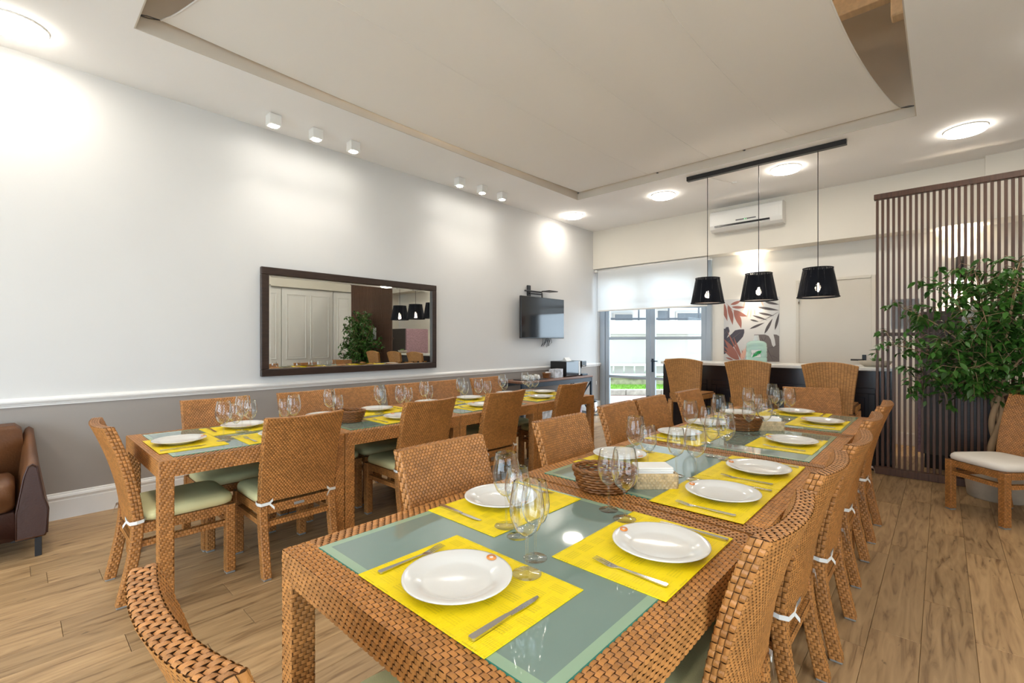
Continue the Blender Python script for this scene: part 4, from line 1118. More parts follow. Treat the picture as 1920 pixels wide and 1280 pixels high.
def goblet_meshes(h, r):
    s = h / .232; k = r / .043
    b = MB(); b.lathe([(.0045 * k, .094 * s), (.016 * k, .100 * s), (.031 * k, .116 * s), (.040 * k, .140 * s), (.043 * k, .162 * s), (.041 * k, .185 * s), (.036 * k, .212 * s), (.0325 * k, .232 * s), (.0318 * k, .2325 * s)], 32)
    st = MB(); st.lathe([(.0065, .004), (.0042, .014), (.0036, .03), (.0036, .075 * s), (.0048, .088 * s), (.0085, .0955 * s), (.004, .098 * s), (0, .099 * s)], 14)
    ft = MB(); ft.lathe([(0, 0), (.0345 * k, 0), (.036 * k, .0012), (.0345 * k, .0022), (.012, .0045), (.0062, .008), (0, .0085)], 32)
    return b.mesh('bowl', 'goblet'), st.mesh('stem', 'goblet_base'), ft.mesh('foot', 'goblet_base')
BIG = goblet_meshes(.236, .0455); SMALL = goblet_meshes(.213, .040)
def goblet(kind, x, y, label, z=None):
    t_ = empty('wine_glass', (x, y, TZ if z is None else z)); tag(t_, label, 'wine glass', 'wine glasses on the dining tables')
    for nm, me in zip(('bowl', 'stem', 'foot'), kind): link(nm, me, t_)
MZ = TZ + .0004
def place(px, py, ang, where, glasses=(), mat_at=None, cutlery=True):
    """one place setting; ang: direction the guest faces (0 = +y)"""
    c_, s_ = math.cos(ang), math.sin(ang)
    def w(x, y): return (px + x * c_ - y * s_, py + x * s_ + y * c_)
    mx, my = mat_at if mat_at else w(0, .03)
    o = link('placemat', MAT_ME, None, (mx, my, MZ), (0, 0, ang)); tag(o, 'yellow ribbed placemat at the %s' % where, 'placemat', 'yellow placemats')
    pz = MZ + .0027
    p_ = empty('dinner_plate', (px, py, pz), ang); tag(p_, 'white dinner plate at the %s' % where, 'plate', 'white dinner plates')
    link('plate_disc', PLATE_ME, p_)
    e_ = link('emblem', EMB_ME, p_, (0, .117, .0243), (-.12 * 0, 0, 0)); e_.rotation_euler = (.22, 0, 0); link('emblem_mark', EMB2_ME, e_)
    if cutlery:
        x, y = w(-.185, .0); k_ = empty('fork', (x, y, pz), ang); tag(k_, 'steel fork at the %s' % where, 'fork', 'forks')
        link('handle', FK_H, k_)
        for i in range(4): link('tine', FK_T, k_, ((i - 1.5) * .0064, 0, 0))
        x, y = w(.185, -.02); k_ = empty('knife', (x, y, pz), ang); tag(k_, 'steel knife at the %s' % where, 'knife', 'knives')
        link('handle', KN_H, k_); link('blade', KN_B, k_)
    for (kind, gx, gy) in glasses:
        gz = TZ + .0032 if abs((gx - mx) * c_ + (gy - my) * s_) < .27 and abs(-(gx - mx) * s_ + (gy - my) * c_) < .20 else TZ + .0003
        goblet(BIG if kind == 'B' else SMALL, gx, gy, ('large' if kind == 'B' else 'smaller') + ' empty wine glass at the %s' % where, gz)
FR, ML = 'foreground table', 'mirror-wall table'
R90, L90 = PI / 2, -PI / 2
place(-.872, .745, 0, 'near end of the ' + FR, [('B', -.779, .897), ('S', -.822, .982)], (-.862, .768))
place(-.592, 1.265, R90, 'nearest right place of the ' + FR, [('B', -.779, 1.395), ('S', -.867, 1.44)], (-.628, 1.25))
place(-1.205, 1.24, L90, 'nearest left place of the ' + FR, [('B', -1.03, 1.085), ('S', -.953, 1.055)], (-1.165, 1.232))
place(-.618, 1.855, R90, 'second right place of the ' + FR, [('B', -.776, 1.995), ('S', -.866, 2.008)], (-.64, 1.855))
place(-.618, 2.325, R90, 'third right place of the ' + FR, [('B', -.797, 2.44), ('S', -.875, 2.471)], (-.64, 2.325))
place(-1.215, 2.125, L90, 'second left place of the ' + FR, [('B', -1.075, 2.03), ('S', -.985, 1.975)], (-1.175, 2.125))
place(-.645, 3.10, R90, 'fourth right place of the ' + FR, [('B', -.815, 3.211), ('S', -.904, 3.197)], (-.665, 3.09))
place(-1.225, 2.89, L90, 'third left place of the ' + FR, [('B', -1.12, 2.80), ('S', -1.01, 2.77)], (-1.18, 2.88))
place(-1.225, 3.37, L90, 'fourth left place of the ' + FR, [('B', -1.10, 3.23), ('S', -.99, 3.06)], (-1.18, 3.37))
place(-.64, 4.02, R90, 'fifth right place of the ' + FR, [('B', -.857, 4.045), ('S', -.95, 4.12)], (-.665, 4.01))
place(-.89, 4.43, PI, 'far end of the ' + FR, [('B', -1.05, 4.36), ('S', -1.01, 4.27)], (-.89, 4.41))
place(-1.225, 4.03, L90, 'farthest left place of the ' + FR, [('B', -1.10, 3.88), ('S', -.99, 3.70)], (-1.18, 4.0))

place(-3.285, .675, 0, 'near end of the ' + ML, [('B', -3.165, .87), ('S', -3.225, .955)], (-3.27, .70))
place(-3.565, 1.10, L90, 'nearest wall-side place of the ' + ML, [('B', -3.39, 1.04), ('S', -3.33, 1.07)], (-3.535, 1.10))
place(-3.07, 1.17, R90, 'nearest room-side place of the ' + ML, [('B', -3.185, 1.29), ('S', -3.21, 1.24)], (-3.10, 1.17))
place(-3.57, 1.68, L90, 'second wall-side place of the ' + ML, [('B', -3.40, 1.64), ('S', -3.19, 1.60)], (-3.535, 1.70))
place(-3.575, 2.15, L90, 'third wall-side place of the ' + ML, [('B', -3.43, 2.08), ('S', -3.31, 2.03)], (-3.54, 2.17))
place(-3.08, 2.06, R90, 'second room-side place of the ' + ML, [('B', -3.225, 2.15), ('S', -3.25, 2.24)], (-3.10, 2.07))
place(-3.60, 2.72, L90, 'fourth wall-side place of the ' + ML, [('B', -3.45, 2.55), ('S', -3.30, 2.49)], (-3.545, 2.75))
place(-3.58, 3.22, L90, 'fifth wall-side place of the ' + ML, [('B', -3.48, 3.01), ('S', -3.36, 2.96)], (-3.545, 3.23))
place(-3.10, 2.94, R90, 'third room-side place of the ' + ML, [('B', -3.26, 3.05), ('S', -3.21, 3.12)], (-3.12, 2.94))
place(-3.58, 3.80, L90, 'farthest wall-side place of the ' + ML, [('B', -3.52, 3.64), ('S', -3.37, 3.52)], (-3.545, 3.80))
place(-3.10, 3.79, R90, 'farthest room-side place of the ' + ML, [('B', -3.27, 3.90), ('S', -3.31, 3.87)], (-3.12, 3.79))
place(-3.38, 4.19, PI, 'far end of the ' + ML, [('B', -3.53, 4.03), ('S', -3.45, 3.99)], (-3.38, 4.17))

# bread baskets: willow weavers round upright stakes
def basket(x, y, rz, label, sx=.115, sy=.085, h=.085):
    t_ = empty('bread_basket', (x, y, TZ + .0003), rz); tag(t_, label, 'basket', 'brown willow baskets')
    m_ = MB(); n = 36
    for k in range(8):
        z = .006 + (h - .012) * k / 7; g = .72 + .28 * (z / h) ** .8
        pts = []
        for i in range(n + 1):
            a = 2 * PI * i / n; o_ = .0052 * (1 if (i + k) % 2 else -1)
            pts.append(((sx * g + o_) * math.cos(a), (sy * g + o_) * math.sin(a), z))
        m_.tube(pts, .0056, 5, caps=False)
    m_.build('woven_wall', 'basket', t_)
    m_ = MB()
    for s in (0, 1): m_.tube([((sx * 1.01 + .003 * math.sin(14 * a + s * PI)) * math.cos(a), (sy * 1.01 + .003 * math.sin(14 * a + s * PI)) * math.sin(a), h + .002 + .003 * math.cos(14 * a + s * PI)) for a in [2 * PI * i / 84 for i in range(85)]], .0055, 6, caps=False)
    m_.build('rim', 'basket', t_)
    m_ = MB(); m_.lathe([(0, .004), (.70, .004), (.70, .008), (0, .008)], 32, sx=sx, sy=sy); m_.build('base', 'basket', t_)
    return t_
basket(-1.0, 1.625, .7, 'oval brown willow bread basket on the near foreground table joint', .12, .09, .088)
basket(-.985, 3.37, .7, 'brown willow bread basket farther along the foreground table', .115, .09, .082)
basket(-3.245, 1.72, .5, 'brown willow bread basket on the mirror-wall table', .115, .09, .08)
def sachet(x, y, z, rz, label):
    m_ = MB(); m_.prism([(-.022, -.016), (.022, -.016), (.004, .026), (-.004, .026)], -.002, .002); o = m_.build('sugar_sachet', 'paper', None, (x, y, z), (.9, .2, rz)); tag(o, label, 'sachet')
sachet(-.985, 1.64, TZ + .042, .3, 'white paper sachet in the near bread basket')
sachet(-1.035, 3.375, TZ + .06, 1.3, 'white paper sachet at the left in the farther bread basket'); sachet(-.935, 3.36, TZ + .055, .4, 'white paper sachet at the right in the farther bread basket')
def napkin_box(x, y, rz, label, label2):
    t_ = empty('napkin_box', (x, y, TZ + .0003), rz); tag(t_, label, 'napkin holder', 'seagrass napkin boxes')
    a, b, h = .085, .06, .062
    m_ = MB()
    m_.box(-a, a, -b, b, 0, .005, 1)
    for (x0, x1, y0, y1) in ((-a, a, -b, -b + .006), (-a, a, b - .006, b), (-a, -a + .006, -b, b), (a - .006, a, -b, b)): m_.box(x0, x1, y0, y1, .004, h, 1)
    for s in (-1, 1):
        m_.strands(lambda u, v, s=s: (s * (-a + 2 * a * u), s * -b, h * v), 10, 6, 'brick', .0045); m_.strands(lambda u, v, s=s: (s * a, s * (-b + 2 * b * u), h * v), 7, 6, 'brick', .0045)
    m_.build('woven_box', ['seagrass', 'seagrass'], t_)
    nk = empty('napkin_stack', (x, y, TZ + .0055), rz); tag(nk, label2, 'napkins')
    for k in range(9):
        q = MB(); q.box(-.072, .072, -.048, .048, 0, .0085, 0, .002); q.build('napkin', 'paper', nk, (.002 * (k % 2), 0, k * .0087), (.0, 0, .02 * ((k * 7) % 3 - 1)))
napkin_box(-.885, 1.815, .75, 'beige seagrass box of white napkins beside the near bread basket', 'stack of white paper napkins in the near seagrass box')
napkin_box(-.875, 3.50, .6, 'beige seagrass box of white napkins beside the farther bread basket', 'stack of white paper napkins in the farther seagrass box')

# ================================================================ ON THE LEFT WALL
mi = empty('wall_mirror', (XL + .009, 2.74, 1.005), .0055); tag(mi, 'wide rectangular mirror in a dark brown wooden frame on the white wall', 'mirror')
ml, mh, mf = 1.075, 1.08, .072
for (ya, yb, za, zb, nm) in ((-ml, ml, 0, mf, 'frame_bottom'), (-ml, ml, mh - mf, mh, 'frame_top'), (-ml, -ml + mf, mf, mh - mf, 'frame_side'), (ml - mf, ml, mf, mh - mf, 'frame_side')):
    m_ = MB(); m_.box(0, .042, ya, yb, za, zb, 0, .004); m_.build(nm, 'frame_wood', mi)
m_ = MB(); y0, y1, z0, z1, bv = -ml + mf, ml - mf, mf, mh - mf, .022
tx = .0185
m_.add([(tx, y0 + bv, z0 + bv), (tx, y1 - bv, z0 + bv), (tx, y1 - bv, z1 - bv), (tx, y0 + bv, z1 - bv), (tx - .0015, y0, z0), (tx - .0015, y1, z0), (tx - .0015, y1, z1), (tx - .0015, y0, z1)],
       [(0, 1, 2, 3), (4, 5, 1, 0), (5, 6, 2, 1), (6, 7, 3, 2), (7, 4, 0, 3)])
m_.build('mirror_glass', 'mirror', mi)
m_ = MB(); m_.box(.002, .012, -ml + .02, ml - .02, .02, mh - .02); m_.build('backing_board', 'frame_wood', mi)

tv = empty('television', (XL, 5.92, 1.40)); tag(tv, 'flat black television on a swivel wall arm', 'television')
m_ = MB(); m_.box(.115, .155, -.555, .555, .0, .665, 0, .005); m_.build('casing', 'black_plastic', tv)
m_ = MB(); m_.box(.155, .157, -.547, .547, .014, .657); m_.build('screen', 'screen_glass', tv)
m_ = MB(); m_.box(0.001, .025, -.25, -.17, .45, .86, 0, .004); m_.build('wall_plate', 'black_metal', tv)
m_ = MB(); m_.box(.02, .05, -.33, .1, .755, .778, 0, .004); m_.box(.02, .05, -.22, .1, .72, .74, 0, .004); m_.tube([(.03, .1, .77), (.12, .0, .72), (.12, 0, .45)], .012, 8); m_.box(.08, .115, -.1, .1, .2, .6, 0, .004); m_.build('swivel_arm', 'black_metal', tv)
m_ = MB(); m_.box(.04, .22, .08, .30, .775, .79, 0, .004); m_.build('device_shelf', 'black_metal', tv)
m_ = MB(); rr = random.Random(4)
for k in range(5): m_.tube([(.06, .1 + .05 * k, .02), (.04, .12 + .06 * k, -.06 - .02 * rr.random()), (.03, .08 + .07 * rr.random() + .05 * k, -.12 - .03 * rr.random()), (.03, .2 + .03 * k, -.04), (.05, .22 + .02 * k, .03)], .004, 6)
m_.build('cable', 'black_plastic', tv)

# ================================================================ COFFEE STATION
sb = empty('coffee_sideboard', (-4.665, 5.93, 0)); tag(sb, 'narrow console table with dark metal frame holding the coffee station', 'console table')
m_ = MB(); m_.box(-.225, .225, -.93, .93, .735, .765, 0, .004); m_.build('top', 'table_wood', sb)
for x in (-.205, .205):
    m_ = MB(); m_.box(x - .015, x + .015, -.92, .92, .665, .735, 0, .003); m_.build('apron', 'blue_black_metal', sb)
for sy in (-1, 1):
    for sx in (-1, 1):
        m_ = MB(); m_.box(sx * .205 - .018, sx * .205 + .018, sy * .90 - .018, sy * .90 + .018, 0, .735, 0, .003); m_.build('leg', 'blue_black_metal', sb)
    m_ = MB(); m_.tube([(-.2, sy * .90, .08), (.2, sy * .90, .66)], .012, 6); m_.tube([(.2, sy * .90, .08), (-.2, sy * .90, .66)], .012, 6); m_.build('cross_brace', 'blue_black_metal', sb)
m_ = MB(); m_.box(-.2, .2, -.9, .9, .12, .14, 0, .003); m_.build('lower_shelf', 'blue_black_metal', sb)
ZT = .765
mw = empty('microwave', (-4.70, 6.40, ZT)); tag(mw, 'black microwave on the console below the television', 'microwave')
m_ = MB(); m_.box(-.16, .16, -.2, .2, .008, .255, 0, .006); m_.build('casing', 'black_plastic', mw)
m_ = MB(); m_.box(.16, .175, -.2, .2, .012, .25, 0, .004); m_.build('door', 'screen_glass', mw)
m_ = MB(); m_.box(.172, .178, .155, .195, .015, .25, 0, .002); m_.build('control_strip', 'white_plastic', mw)
for sx in (-.12, .12):
    for sy in (-.16, .16): m_ = MB(); m_.box(sx - .012, sx + .012, sy - .012, sy + .012, 0, .009); m_.build('foot', 'black_plastic', mw)
tc_ = MB(); tc_.prism([(-.05, 0), (.05, 0), (0, .06)], -.07, .07, 0, Matrix.Rotation(PI / 2, 4, 'X')); o = tc_.build('table_card', 'paper', None, (-4.68, 6.42, ZT + .2555)); tag(o, 'folded white card standing on the microwave', 'card')
cm = empty('coffee_machine', (-4.68, 6.74, ZT)); tag(cm, 'dark capsule coffee machine at the end of the console', 'coffee machine')
m_ = MB(); m_.box(-.16, .02, -.085, .085, 0, .25, 0, .008); m_.build('body', 'blue_black_metal', cm)
m_ = MB(); m_.box(.02, .14, -.075, .075, .15, .25, 0, .008); m_.build('brew_head', 'black_plastic', cm)
m_ = MB(); m_.box(.02, .16, -.08, .08, 0, .03, 0, .004); m_.build('drip_tray', 'blue_black_metal', cm)
m_ = MB(); m_.tube([(.08, 0, .15), (.08, 0, .12)], .012, 10); m_.tube([(.08, -.04, .17), (.18, -.04, .165)], .006, 6); m_.build('spout', 'steel', cm)
bx = MB(); bx.box(-.06, .06, -.11, .11, 0, .14, 0, .002); o = bx.build('capsule_box', 'cardboard', None, (-4.60, 6.02, ZT)); tag(o, 'small printed cardboard box beside the microwave', 'box')
sbk = empty('sachet_basket', (-4.62, 5.80, ZT)); tag(sbk, 'small brown basket of sachets on the console', 'basket')
m_ = MB()
for k in range(8):
    g = .75 + .25 * k / 7; m_.tube([((.06 * g + .0015 * (1 if (i + k) % 2 else -1)) * math.cos(2 * PI * i / 36), (.075 * g) * math.sin(2 * PI * i / 36), .006 + k * .011) for i in range(37)], .0062, 5, caps=False)
m_.build('woven_wall', 'basket', sbk)
m_ = MB(); m_.lathe([(0, .004), (.05, .004)], 20); m_.build('base', 'basket', sbk)
for k in range(5): m_ = MB(); m_.box(-.012, .012, -.02, .02, .03, .105); m_.build('sachet', 'paper', sbk, (.01 * (k - 2), .02 * ((k % 3) - 1), 0), (.15 * (k - 2), .2, .5 * k))
tp = MB(); tp.box(-.14, .14, -.26, .26, 0, .012, 0, .005); o = tp.build('cup_tray', 'black_plastic', None, (-4.62, 5.42, ZT)); tag(o, 'black tray under the upturned cups on the console', 'tray')
cup = MB(); cup.lathe([(.036, .0), (.037, .002), (.034, .03), (.026, .052), (.02, .056), (.019, .06), (.0, .059)], 20); cup_me = cup.mesh('cup_body', 'porcelain')
hd = MB(); hd.tube([(.033, 0, .04), (.05, 0, .038), (.052, 0, .02), (.035, 0, .014)], .004, 6); hd_me = hd.mesh('handle', 'porcelain')
names = ['first', 'second', 'third', 'fourth', 'fifth', 'sixth']
for k in range(6):
    c_ = empty('coffee_cup', (-4.57 - .1 * (k % 2), 5.25 + .068 * k, ZT + .0122), .6 * k); tag(c_, '%s white upturned coffee cup on the console tray, counting from the dining tables' % names[k], 'cup', 'upturned coffee cups')
    link('cup_body', cup_me, c_); link('handle', hd_me, c_)
bx = MB(); bx.box(-.15, .15, -.22, .22, 0, .19, 0, .003); o = bx.build('storage_box', 'cardboard', None, (-4.66, 5.62, .14)); tag(o, 'printed white storage box under the console', 'box')
bx = empty('gift_bag', (-4.62, 6.45, .14)); tag(bx, 'pale lilac box under the console beside the bin', 'box')
m_ = MB(); m_.box(-.13, .13, -.15, .15, 0, .13, 0, .003); m_.build('carton', mat('lilac_card', (.62, .55, .68, 1), .6), bx)
m_ = MB(); m_.box(.130, .1315, -.02, .02, .05, .08); m_.build('printed_mark', 'print_grey', bx)
bn = empty('pedal_bin', (-4.74, 7.30, 0)); tag(bn, 'small chrome pedal bin on the floor by the patio door', 'bin')
m_ = MB(); m_.lathe([(0, .004), (.088, .004), (.09, .02), (.09, .245), (0, .245)], 28); m_.build('body', 'chrome', bn)
m_ = MB(); m_.lathe([(.093, .246), (.093, .262), (.07, .285), (0, .292)], 28); m_.build('lid', 'black_plastic', bn)
m_ = MB(); m_.lathe([(.094, 0), (.094, .018), (0, .018)], 28); m_.box(.085, .125, -.02, .02, .008, .014, 0, .002); m_.build('base_ring', 'black_plastic', bn)

# ================================================================ LEATHER ARMCHAIR
ac = empty('leather_armchair', (-4.49, -.28, 0)); tag(ac, 'brown leather armchair at the left edge, on black metal legs', 'armchair')
def rsec(y0, y1, z0, z1, x, r=.03, n=4):
    pts = []
    for (cy, cz, a0) in ((y1 - r, z1 - r, 0), (y0 + r, z1 - r, PI / 2), (y0 + r, z0 + r, PI), (y1 - r, z0 + r, 3 * PI / 2)):
        for k in range(n + 1):
            a = a0 + PI / 2 * k / n; pts.append((x, cy + r * math.cos(a), cz + r * math.sin(a)))
    return pts
m_ = MB(); m_.loft([rsec(-.30, .30, .13, .30, -.36, .015), rsec(-.30, .30, .13, .30, .33, .015)], 0, True); m_.build('base', 'leather_dark', ac)
m_ = MB(); m_.loft([rsec(-.285, .285, .31, .46, -.2, .03), rsec(-.30, .30, .30, .485, .0, .04), rsec(-.30, .30, .30, .485, .29, .045), rsec(-.285, .285, .32, .46, .335, .05)], 0, True); m_.build('seat_cushion', 'leather', ac)
m_ = MB(); m_.loft([[(x + (z - .3) * -.12, y, z) for y, z in ((-.33, .25), (.33, .25), (.345, .60), (.335, .73), (.30, .765), (-.30, .765), (-.335, .73), (-.345, .60))] for x in (-.36, -.33, -.20, -.17)], 0, True); m_.build('back_cushion', 'leather', ac)
for s in (-1, 1):
    secs = []
    for x, h in ((-.38, .735), (-.25, .70), (-.10, .64), (.10, .61), (.30, .60), (.345, .59)):
        secs.append([(x, s * y, z) for y, z in ((.30, .13), (.30, .30), (.335, h - .07), (.352, h - .015), (.372, h), (.395, h - .02), (.425, h * .62), (.448, .30), (.44, .16), (.43, .13))])
    if s < 0: secs = [q[::-1] for q in secs]
    m_ = MB(); m_.loft(secs, 0, True); arm = m_.build('arm', 'leather', ac)
    face = [(.3455, s * y, z) for y, z in ((.308, .14), (.308, .30), (.34, .51), (.356, .568), (.373, .58), (.39, .565), (.418, .37), (.438, .30), (.432, .16), (.425, .14))]
    m_ = MB(); m_.loft([face if s > 0 else face[::-1], [(x + .012, y, z) for x, y, z in (face if s > 0 else face[::-1])]]); m_.build('arm_front', 'leather_dark', arm)
    m_ = MB(); m_.tube([(.353, s * y, z) for y, z in ((.304, .14), (.304, .30), (.336, .515), (.354, .576), (.373, .59), (.393, .573), (.422, .37), (.443, .30), (.437, .15))], .005, 6); m_.build('piping', 'leather_dark', arm)
    for x in (-.32, .30):
        m_ = MB(); d = 1 if x > 0 else -1
        m_.box(x - .012, x + .012, s * .40 - .016, s * .40 + .016, 0, .13, 0, .002); m_.box(x - .012, x + .012, min(s * .40, s * .28), max(s * .40, s * .28), .115, .13, 0, .002)
        m_.build('leg', 'black_metal', ac)

# ================================================================ LEAF MURAL
MX0, MX1, MZ0, MZ1 = -2.615, -1.81, 1.045, 2.03
mu = empty('leaf_mural', (MX0, YB, MZ0)); tag(mu, 'printed wall panel of rust, peach and grey leaves behind the bar', 'mural')
m_ = MB(); m_.box(0, MX1 - MX0, -.006, 0, 0, MZ1 - MZ0); m_.build('panel', 'wall_white', mu)
MC = {'rust': mat('print_rust', (.36, .145, .115, 1), .7), 'peach': mat('print_peach', (.78, .47, .36, 1), .7), 'slate': mat('print_slate', (.085, .075, .08, 1), .7), 'navy': mat('print_navy', (.075, .072, .095, 1), .7), 'stone': mat('print_stone', (.17, .145, .14, 1), .7)}
def mp(x, y): return ((x - 160) / 940 * (MX1 - MX0), (1150 - y) / 1060 * (MZ1 - MZ0))
cnt = [0]
def flat(poly, key, name='printed_leaf'):
    cnt[0] += 1; y = -.0062 - cnt[0] * .00004
    W, H__ = MX1 - MX0, MZ1 - MZ0
    vs = [(min(max(a, 0), W), y, min(max(b, 0), H__)) for a, b in poly]
    q = MB(); q.add(vs, [tuple(range(len(vs)))]); q.build(name, MC[key], mu)
def mleaf(a, b, w_, key, bend=0.0):
    (xa, ya), (xb, yb) = a, b
    dx, dy = xb - xa, yb - ya; ln = math.hypot(dx, dy); nx, ny = -dy / ln, dx / ln
    pts = []
    for s in (1, -1):
        rng = range(0, 9) if s > 0 else range(8, -1, -1)
        for k in rng:
            t_ = k / 8; hw = w_ / 2 * math.sin(PI * t_ ** .85) ; o_ = bend * math.sin(PI * t_) + s * hw
            if (k in (0, 8)) and s < 0: continue
            pts.append(mp(xa + dx * t_ + nx * o_, ya + dy * t_ + ny * o_))
    flat(pts, key)
for a, b, w_ in [((640, 110), (565, 430), 35), ((652, 110), (630, 420), 42), ((680, 120), (705, 395), 36), ((730, 120), (800, 310), 36), ((800, 130), (850, 245), 26), ((540, 120), (495, 300), 26)]: mleaf(a, b, w_, 'peach')
for a, b, w_, bd2 in [((165, 150), (225, 465), 75, 12), ((230, 190), (320, 535), 82, -14), ((335, 300), (470, 600), 95, -22), ((330, 278), (578, 395), 75, 14), ((300, 222), (542, 240), 46, 4), ((280, 180), (475, 115), 52, 8)]: mleaf(a, b, w_, 'rust', bd2)
mleaf((205, 150), (345, 310), 9, 'rust')
for a, b, w_ in [((870, 165), (1100, 220), 40), ((745, 245), (1100, 315), 42), ((760, 340), (1018, 402), 36), ((660, 380), (915, 470), 32), ((620, 450), (772, 492), 28), ((615, 608), (865, 508), 38), ((860, 695), (995, 440), 48), ((1030, 635), (1100, 350), 42)]: mleaf(a, b, w_, 'slate')
mleaf((1100, 332), (760, 498), 8, 'slate', -8)
flat([mp(*p) for p in ((690, 705), (870, 705), (930, 730), (965, 790), (985, 880), (1010, 912), (1040, 880), (1030, 800), (1008, 705), (1060, 710), (1100, 735), (1100, 1150), (880, 1150), (800, 1000), (730, 860), (700, 760))], 'stone')
mleaf((790, 712), (1010, 1150), 14, 'slate'); mleaf((905, 935), (1100, 880), 7, 'slate', 8); mleaf((960, 1040), (1095, 1110), 6, 'slate'); mleaf((850, 830), (895, 715), 6, 'slate')
flat([mp(*p) for p in ((160, 595), (185, 600), (200, 572), (245, 568), (265, 640), (235, 720), (215, 760), (300, 690), (360, 630), (430, 615), (522, 612), (524, 670), (500, 740), (445, 800), (380, 870), (260, 980), (180, 1040), (160, 1045))], 'navy')
mleaf((160, 890), (500, 630), 7, 'stone'); mleaf((165, 700), (225, 620), 6, 'stone')
for a, b, w_ in [((470, 1130), (215, 630), 30), ((480, 1130), (335, 740), 42), ((440, 1140), (165, 780), 92), ((420, 1140), (160, 900), 72), ((400, 1140), (160, 980), 56), ((330, 1142), (190, 1100), 30), ((520, 1140), (480, 960), 30)]: mleaf(a, b, w_, 'rust')
for a, b, w_ in [((480, 1140), (520, 940), 44), ((510, 1140), (565, 875), 34), ((470, 1130), (470, 1010), 26)]: mleaf(a, b, w_, 'peach')

# ================================================================ AIR CONDITIONER
ai = empty('air_conditioner', (-2.16, YF, 3.05)); tag(ai, 'white split air conditioner high on the far wall', 'air conditioner')
prof = [(0, .0), (-.13, .0), (-.185, .035), (-.205, .09), (-.205, .25), (-.19, .295), (-.16, .315), (0, .32)]
m_ = MB(); m_.loft([[(x, y, z) for y, z in prof] for x in (-.5, .5)]); m_.build('casing', 'white_plastic', ai)
m_ = MB(); m_.loft([[(x, y - .003, z) for y, z in ((-.205, .10), (-.205, .25), (-.198, .275), (-.195, .275), (-.2, .10))] for x in (-.49, .46)]); m_.build('front_panel', 'white_plastic', ai)
m_ = MB(); m_.box(-.43, .34, -.206, -.185, .06, .085); m_.build('air_slot', 'black_plastic', ai)
m_ = MB(); m_.box(-.43, .34, -.204, -.15, .045, .052, 0, .002); m_.build('louver', 'white_plastic', ai)
m_ = MB(); m_.box(-.12, .16, -.2095, -.2085, .115, .133); m_.build('display_strip', 'print_grey', ai)
m_ = MB(); m_.box(.0, .01, -.2105, -.2095, .12, .128); m_.box(.025, .03, -.2105, -.2095, .12, .128); m_.build('status_light', 'led_green', ai)

# ================================================================ POTTED FICUS
pf_ = empty('potted_ficus', (.35, 5.79, 0)); tag(pf_, 'potted ficus with braided trunk in a concrete planter', 'potted plant')
m_ = MB(); m_.lathe([(0, 0), (.185, 0), (.19, .006), (.225, .33), (.222, .34), (.205, .34), (.195, .30), (.19, .05), (0, .05)], 36); m_.build('planter', 'concrete', pf_)
m_ = MB(); m_.lathe([(.0, .305), (.198, .30)], 28); m_.build('soil', 'soil', pf_)
r4 = random.Random(21)
tm = MB()
for k in range(3):
    pts = []; rad = []
    for i in range(25):
        t_ = i / 24; z = .28 + .62 * t_; a = 2 * PI * k / 3 + t_ * 5.2
        rr_ = .042 * (1 - .35 * t_); pts.append((rr_ * math.cos(a), rr_ * math.sin(a) * .8, z)); rad.append(.027 - .007 * t_)
    tm.tube(pts, rad, 8)
tm.build('braided_trunk', 'bark', pf_)
tips = []
bm_ = MB()
dirs = [(-.68, -.05, 1.32), (-.62, -.12, 1.66), (-.40, -.18, 1.88), (-.15, .02, 2.02), (.12, -.10, 2.0), (.35, -.05, 1.9), (.55, -.1, 1.65), (-.35, -.26, 1.35), (-.1, -.3, 1.6), (.3, -.3, 1.4), (.65, -.05, 1.25), (-.58, .05, 1.02), (.45, -.25, 1.05), (-.2, -.3, 1.12), (.1, -.32, 1.85)]
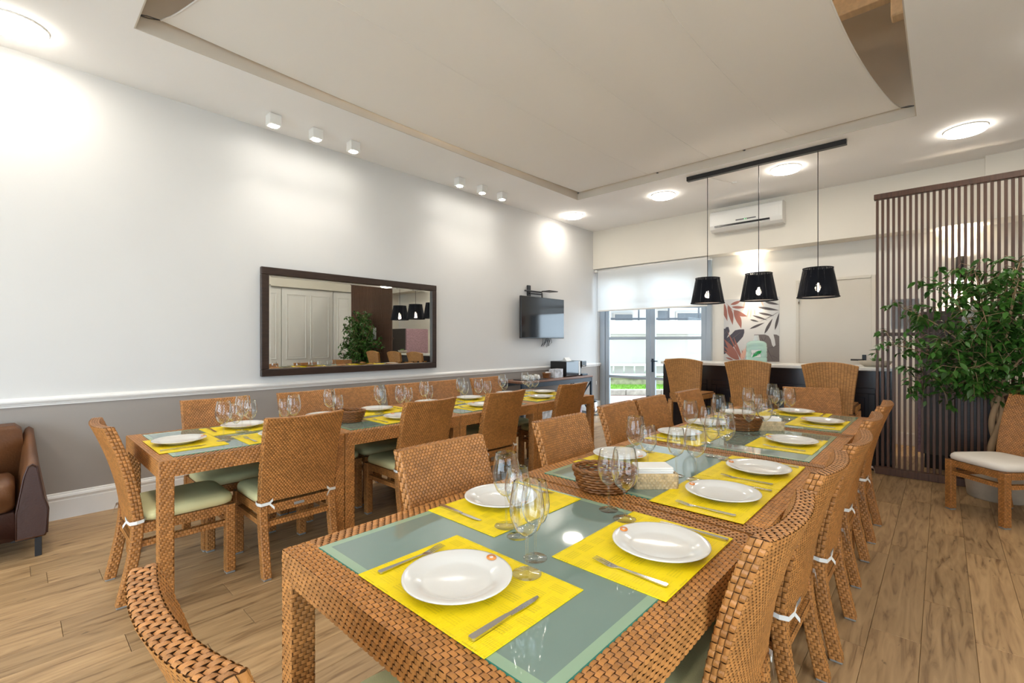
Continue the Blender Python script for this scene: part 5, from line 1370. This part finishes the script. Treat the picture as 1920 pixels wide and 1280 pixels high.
for (dx, dy, dz) in dirs:
    p0 = Vector((r4.uniform(-.02, .02), r4.uniform(-.02, .02), .86)); p3 = Vector((dx, dy, dz))
    p1 = p0 + Vector((dx * .12, dy * .2, (dz - .86) * .42)); p2 = p0 + Vector((dx * .55, dy * .6, (dz - .86) * .82))
    pts = []
    for i in range(13):
        t_ = i / 12; pts.append(p0 * (1 - t_) ** 3 + p1 * 3 * t_ * (1 - t_) ** 2 + p2 * 3 * t_ * t_ * (1 - t_) + p3 * t_ ** 3)
    bm_.tube(pts, [.014 - .011 * i / 12 for i in range(13)], 6)
    for i in range(4, 13):
        for s in range(3):
            b0 = pts[i]; dv = Vector((r4.gauss(0, 1), r4.gauss(0, .6), r4.gauss(.1, .8))).normalized() * r4.uniform(.10, .26)
            b1 = b0 + dv * .6 + Vector((0, 0, .03)); b2 = b0 + dv + Vector((0, 0, -.05))
            if b2.y > .17: b2.y = .17
            bm_.tube([b0, b1, b2], [.0026, .0018, .001], 4)
            tips.append((b0, b1, b2))
bm_.build('branches', 'bark', pf_)
lm = MB(); lw = [(0, .0), (.010, .012), (.0155, .026), (.0135, .042), (.006, .057), (.0, .070)]
vs = []; 
for w_, y in lw: vs += [(-w_, y, -.012 * (y / .07) ** 2 + .0035 * (w_ / .0155)), (0, y, -.012 * (y / .07) ** 2), (w_, y, -.012 * (y / .07) ** 2 + .0035 * (w_ / .0155))]
fs = []
for i in range(5): fs += [(i * 3, i * 3 + 1, i * 3 + 4, i * 3 + 3), (i * 3 + 1, i * 3 + 2, i * 3 + 5, i * 3 + 4)]
lm.add(vs, fs, 0, True); leaf_me = lm.mesh('leaf', 'leaf')
leaves = []
for b0, b1, b2 in tips:
    for k in range(9):
        t_ = r4.uniform(.2, 1.0); p = (b0 * (1 - t_) ** 2 + b1 * 2 * t_ * (1 - t_) + b2 * t_ * t_)
        p = p + Vector((r4.gauss(0, .015), r4.gauss(0, .015), r4.gauss(0, .01)))
        if p.y > .20: continue
        e_ = Euler((r4.uniform(-1.1, .15), r4.uniform(-.6, .6), r4.uniform(0, 2 * PI))); s_ = r4.uniform(.8, 1.35)
        leaves.append((p, e_, s_))
leaves.sort(key=lambda q: q[0].y)
restl = MB()
for i, (p, e_, s_) in enumerate(leaves):
    if i % max(1, len(leaves) // 300) == 0 and i // max(1, len(leaves) // 300) < 300:
        o = link('leaf', leaf_me, pf_, p, e_); o.scale = (s_, s_, s_)
    else:
        restl.add([Matrix.LocRotScale(p, e_, (s_, s_, s_)) @ Vector(v) for v in vs], fs, 0, True)
o = restl.build('foliage', 'leaf', pf_); o['kind'] = 'stuff'
lf2 = link('fallen_leaf', leaf_me, None, (.07, 5.42, .016), (0.05, 0, 1.2)); tag(lf2, 'single green leaf fallen on the floor by the planter', 'leaf')
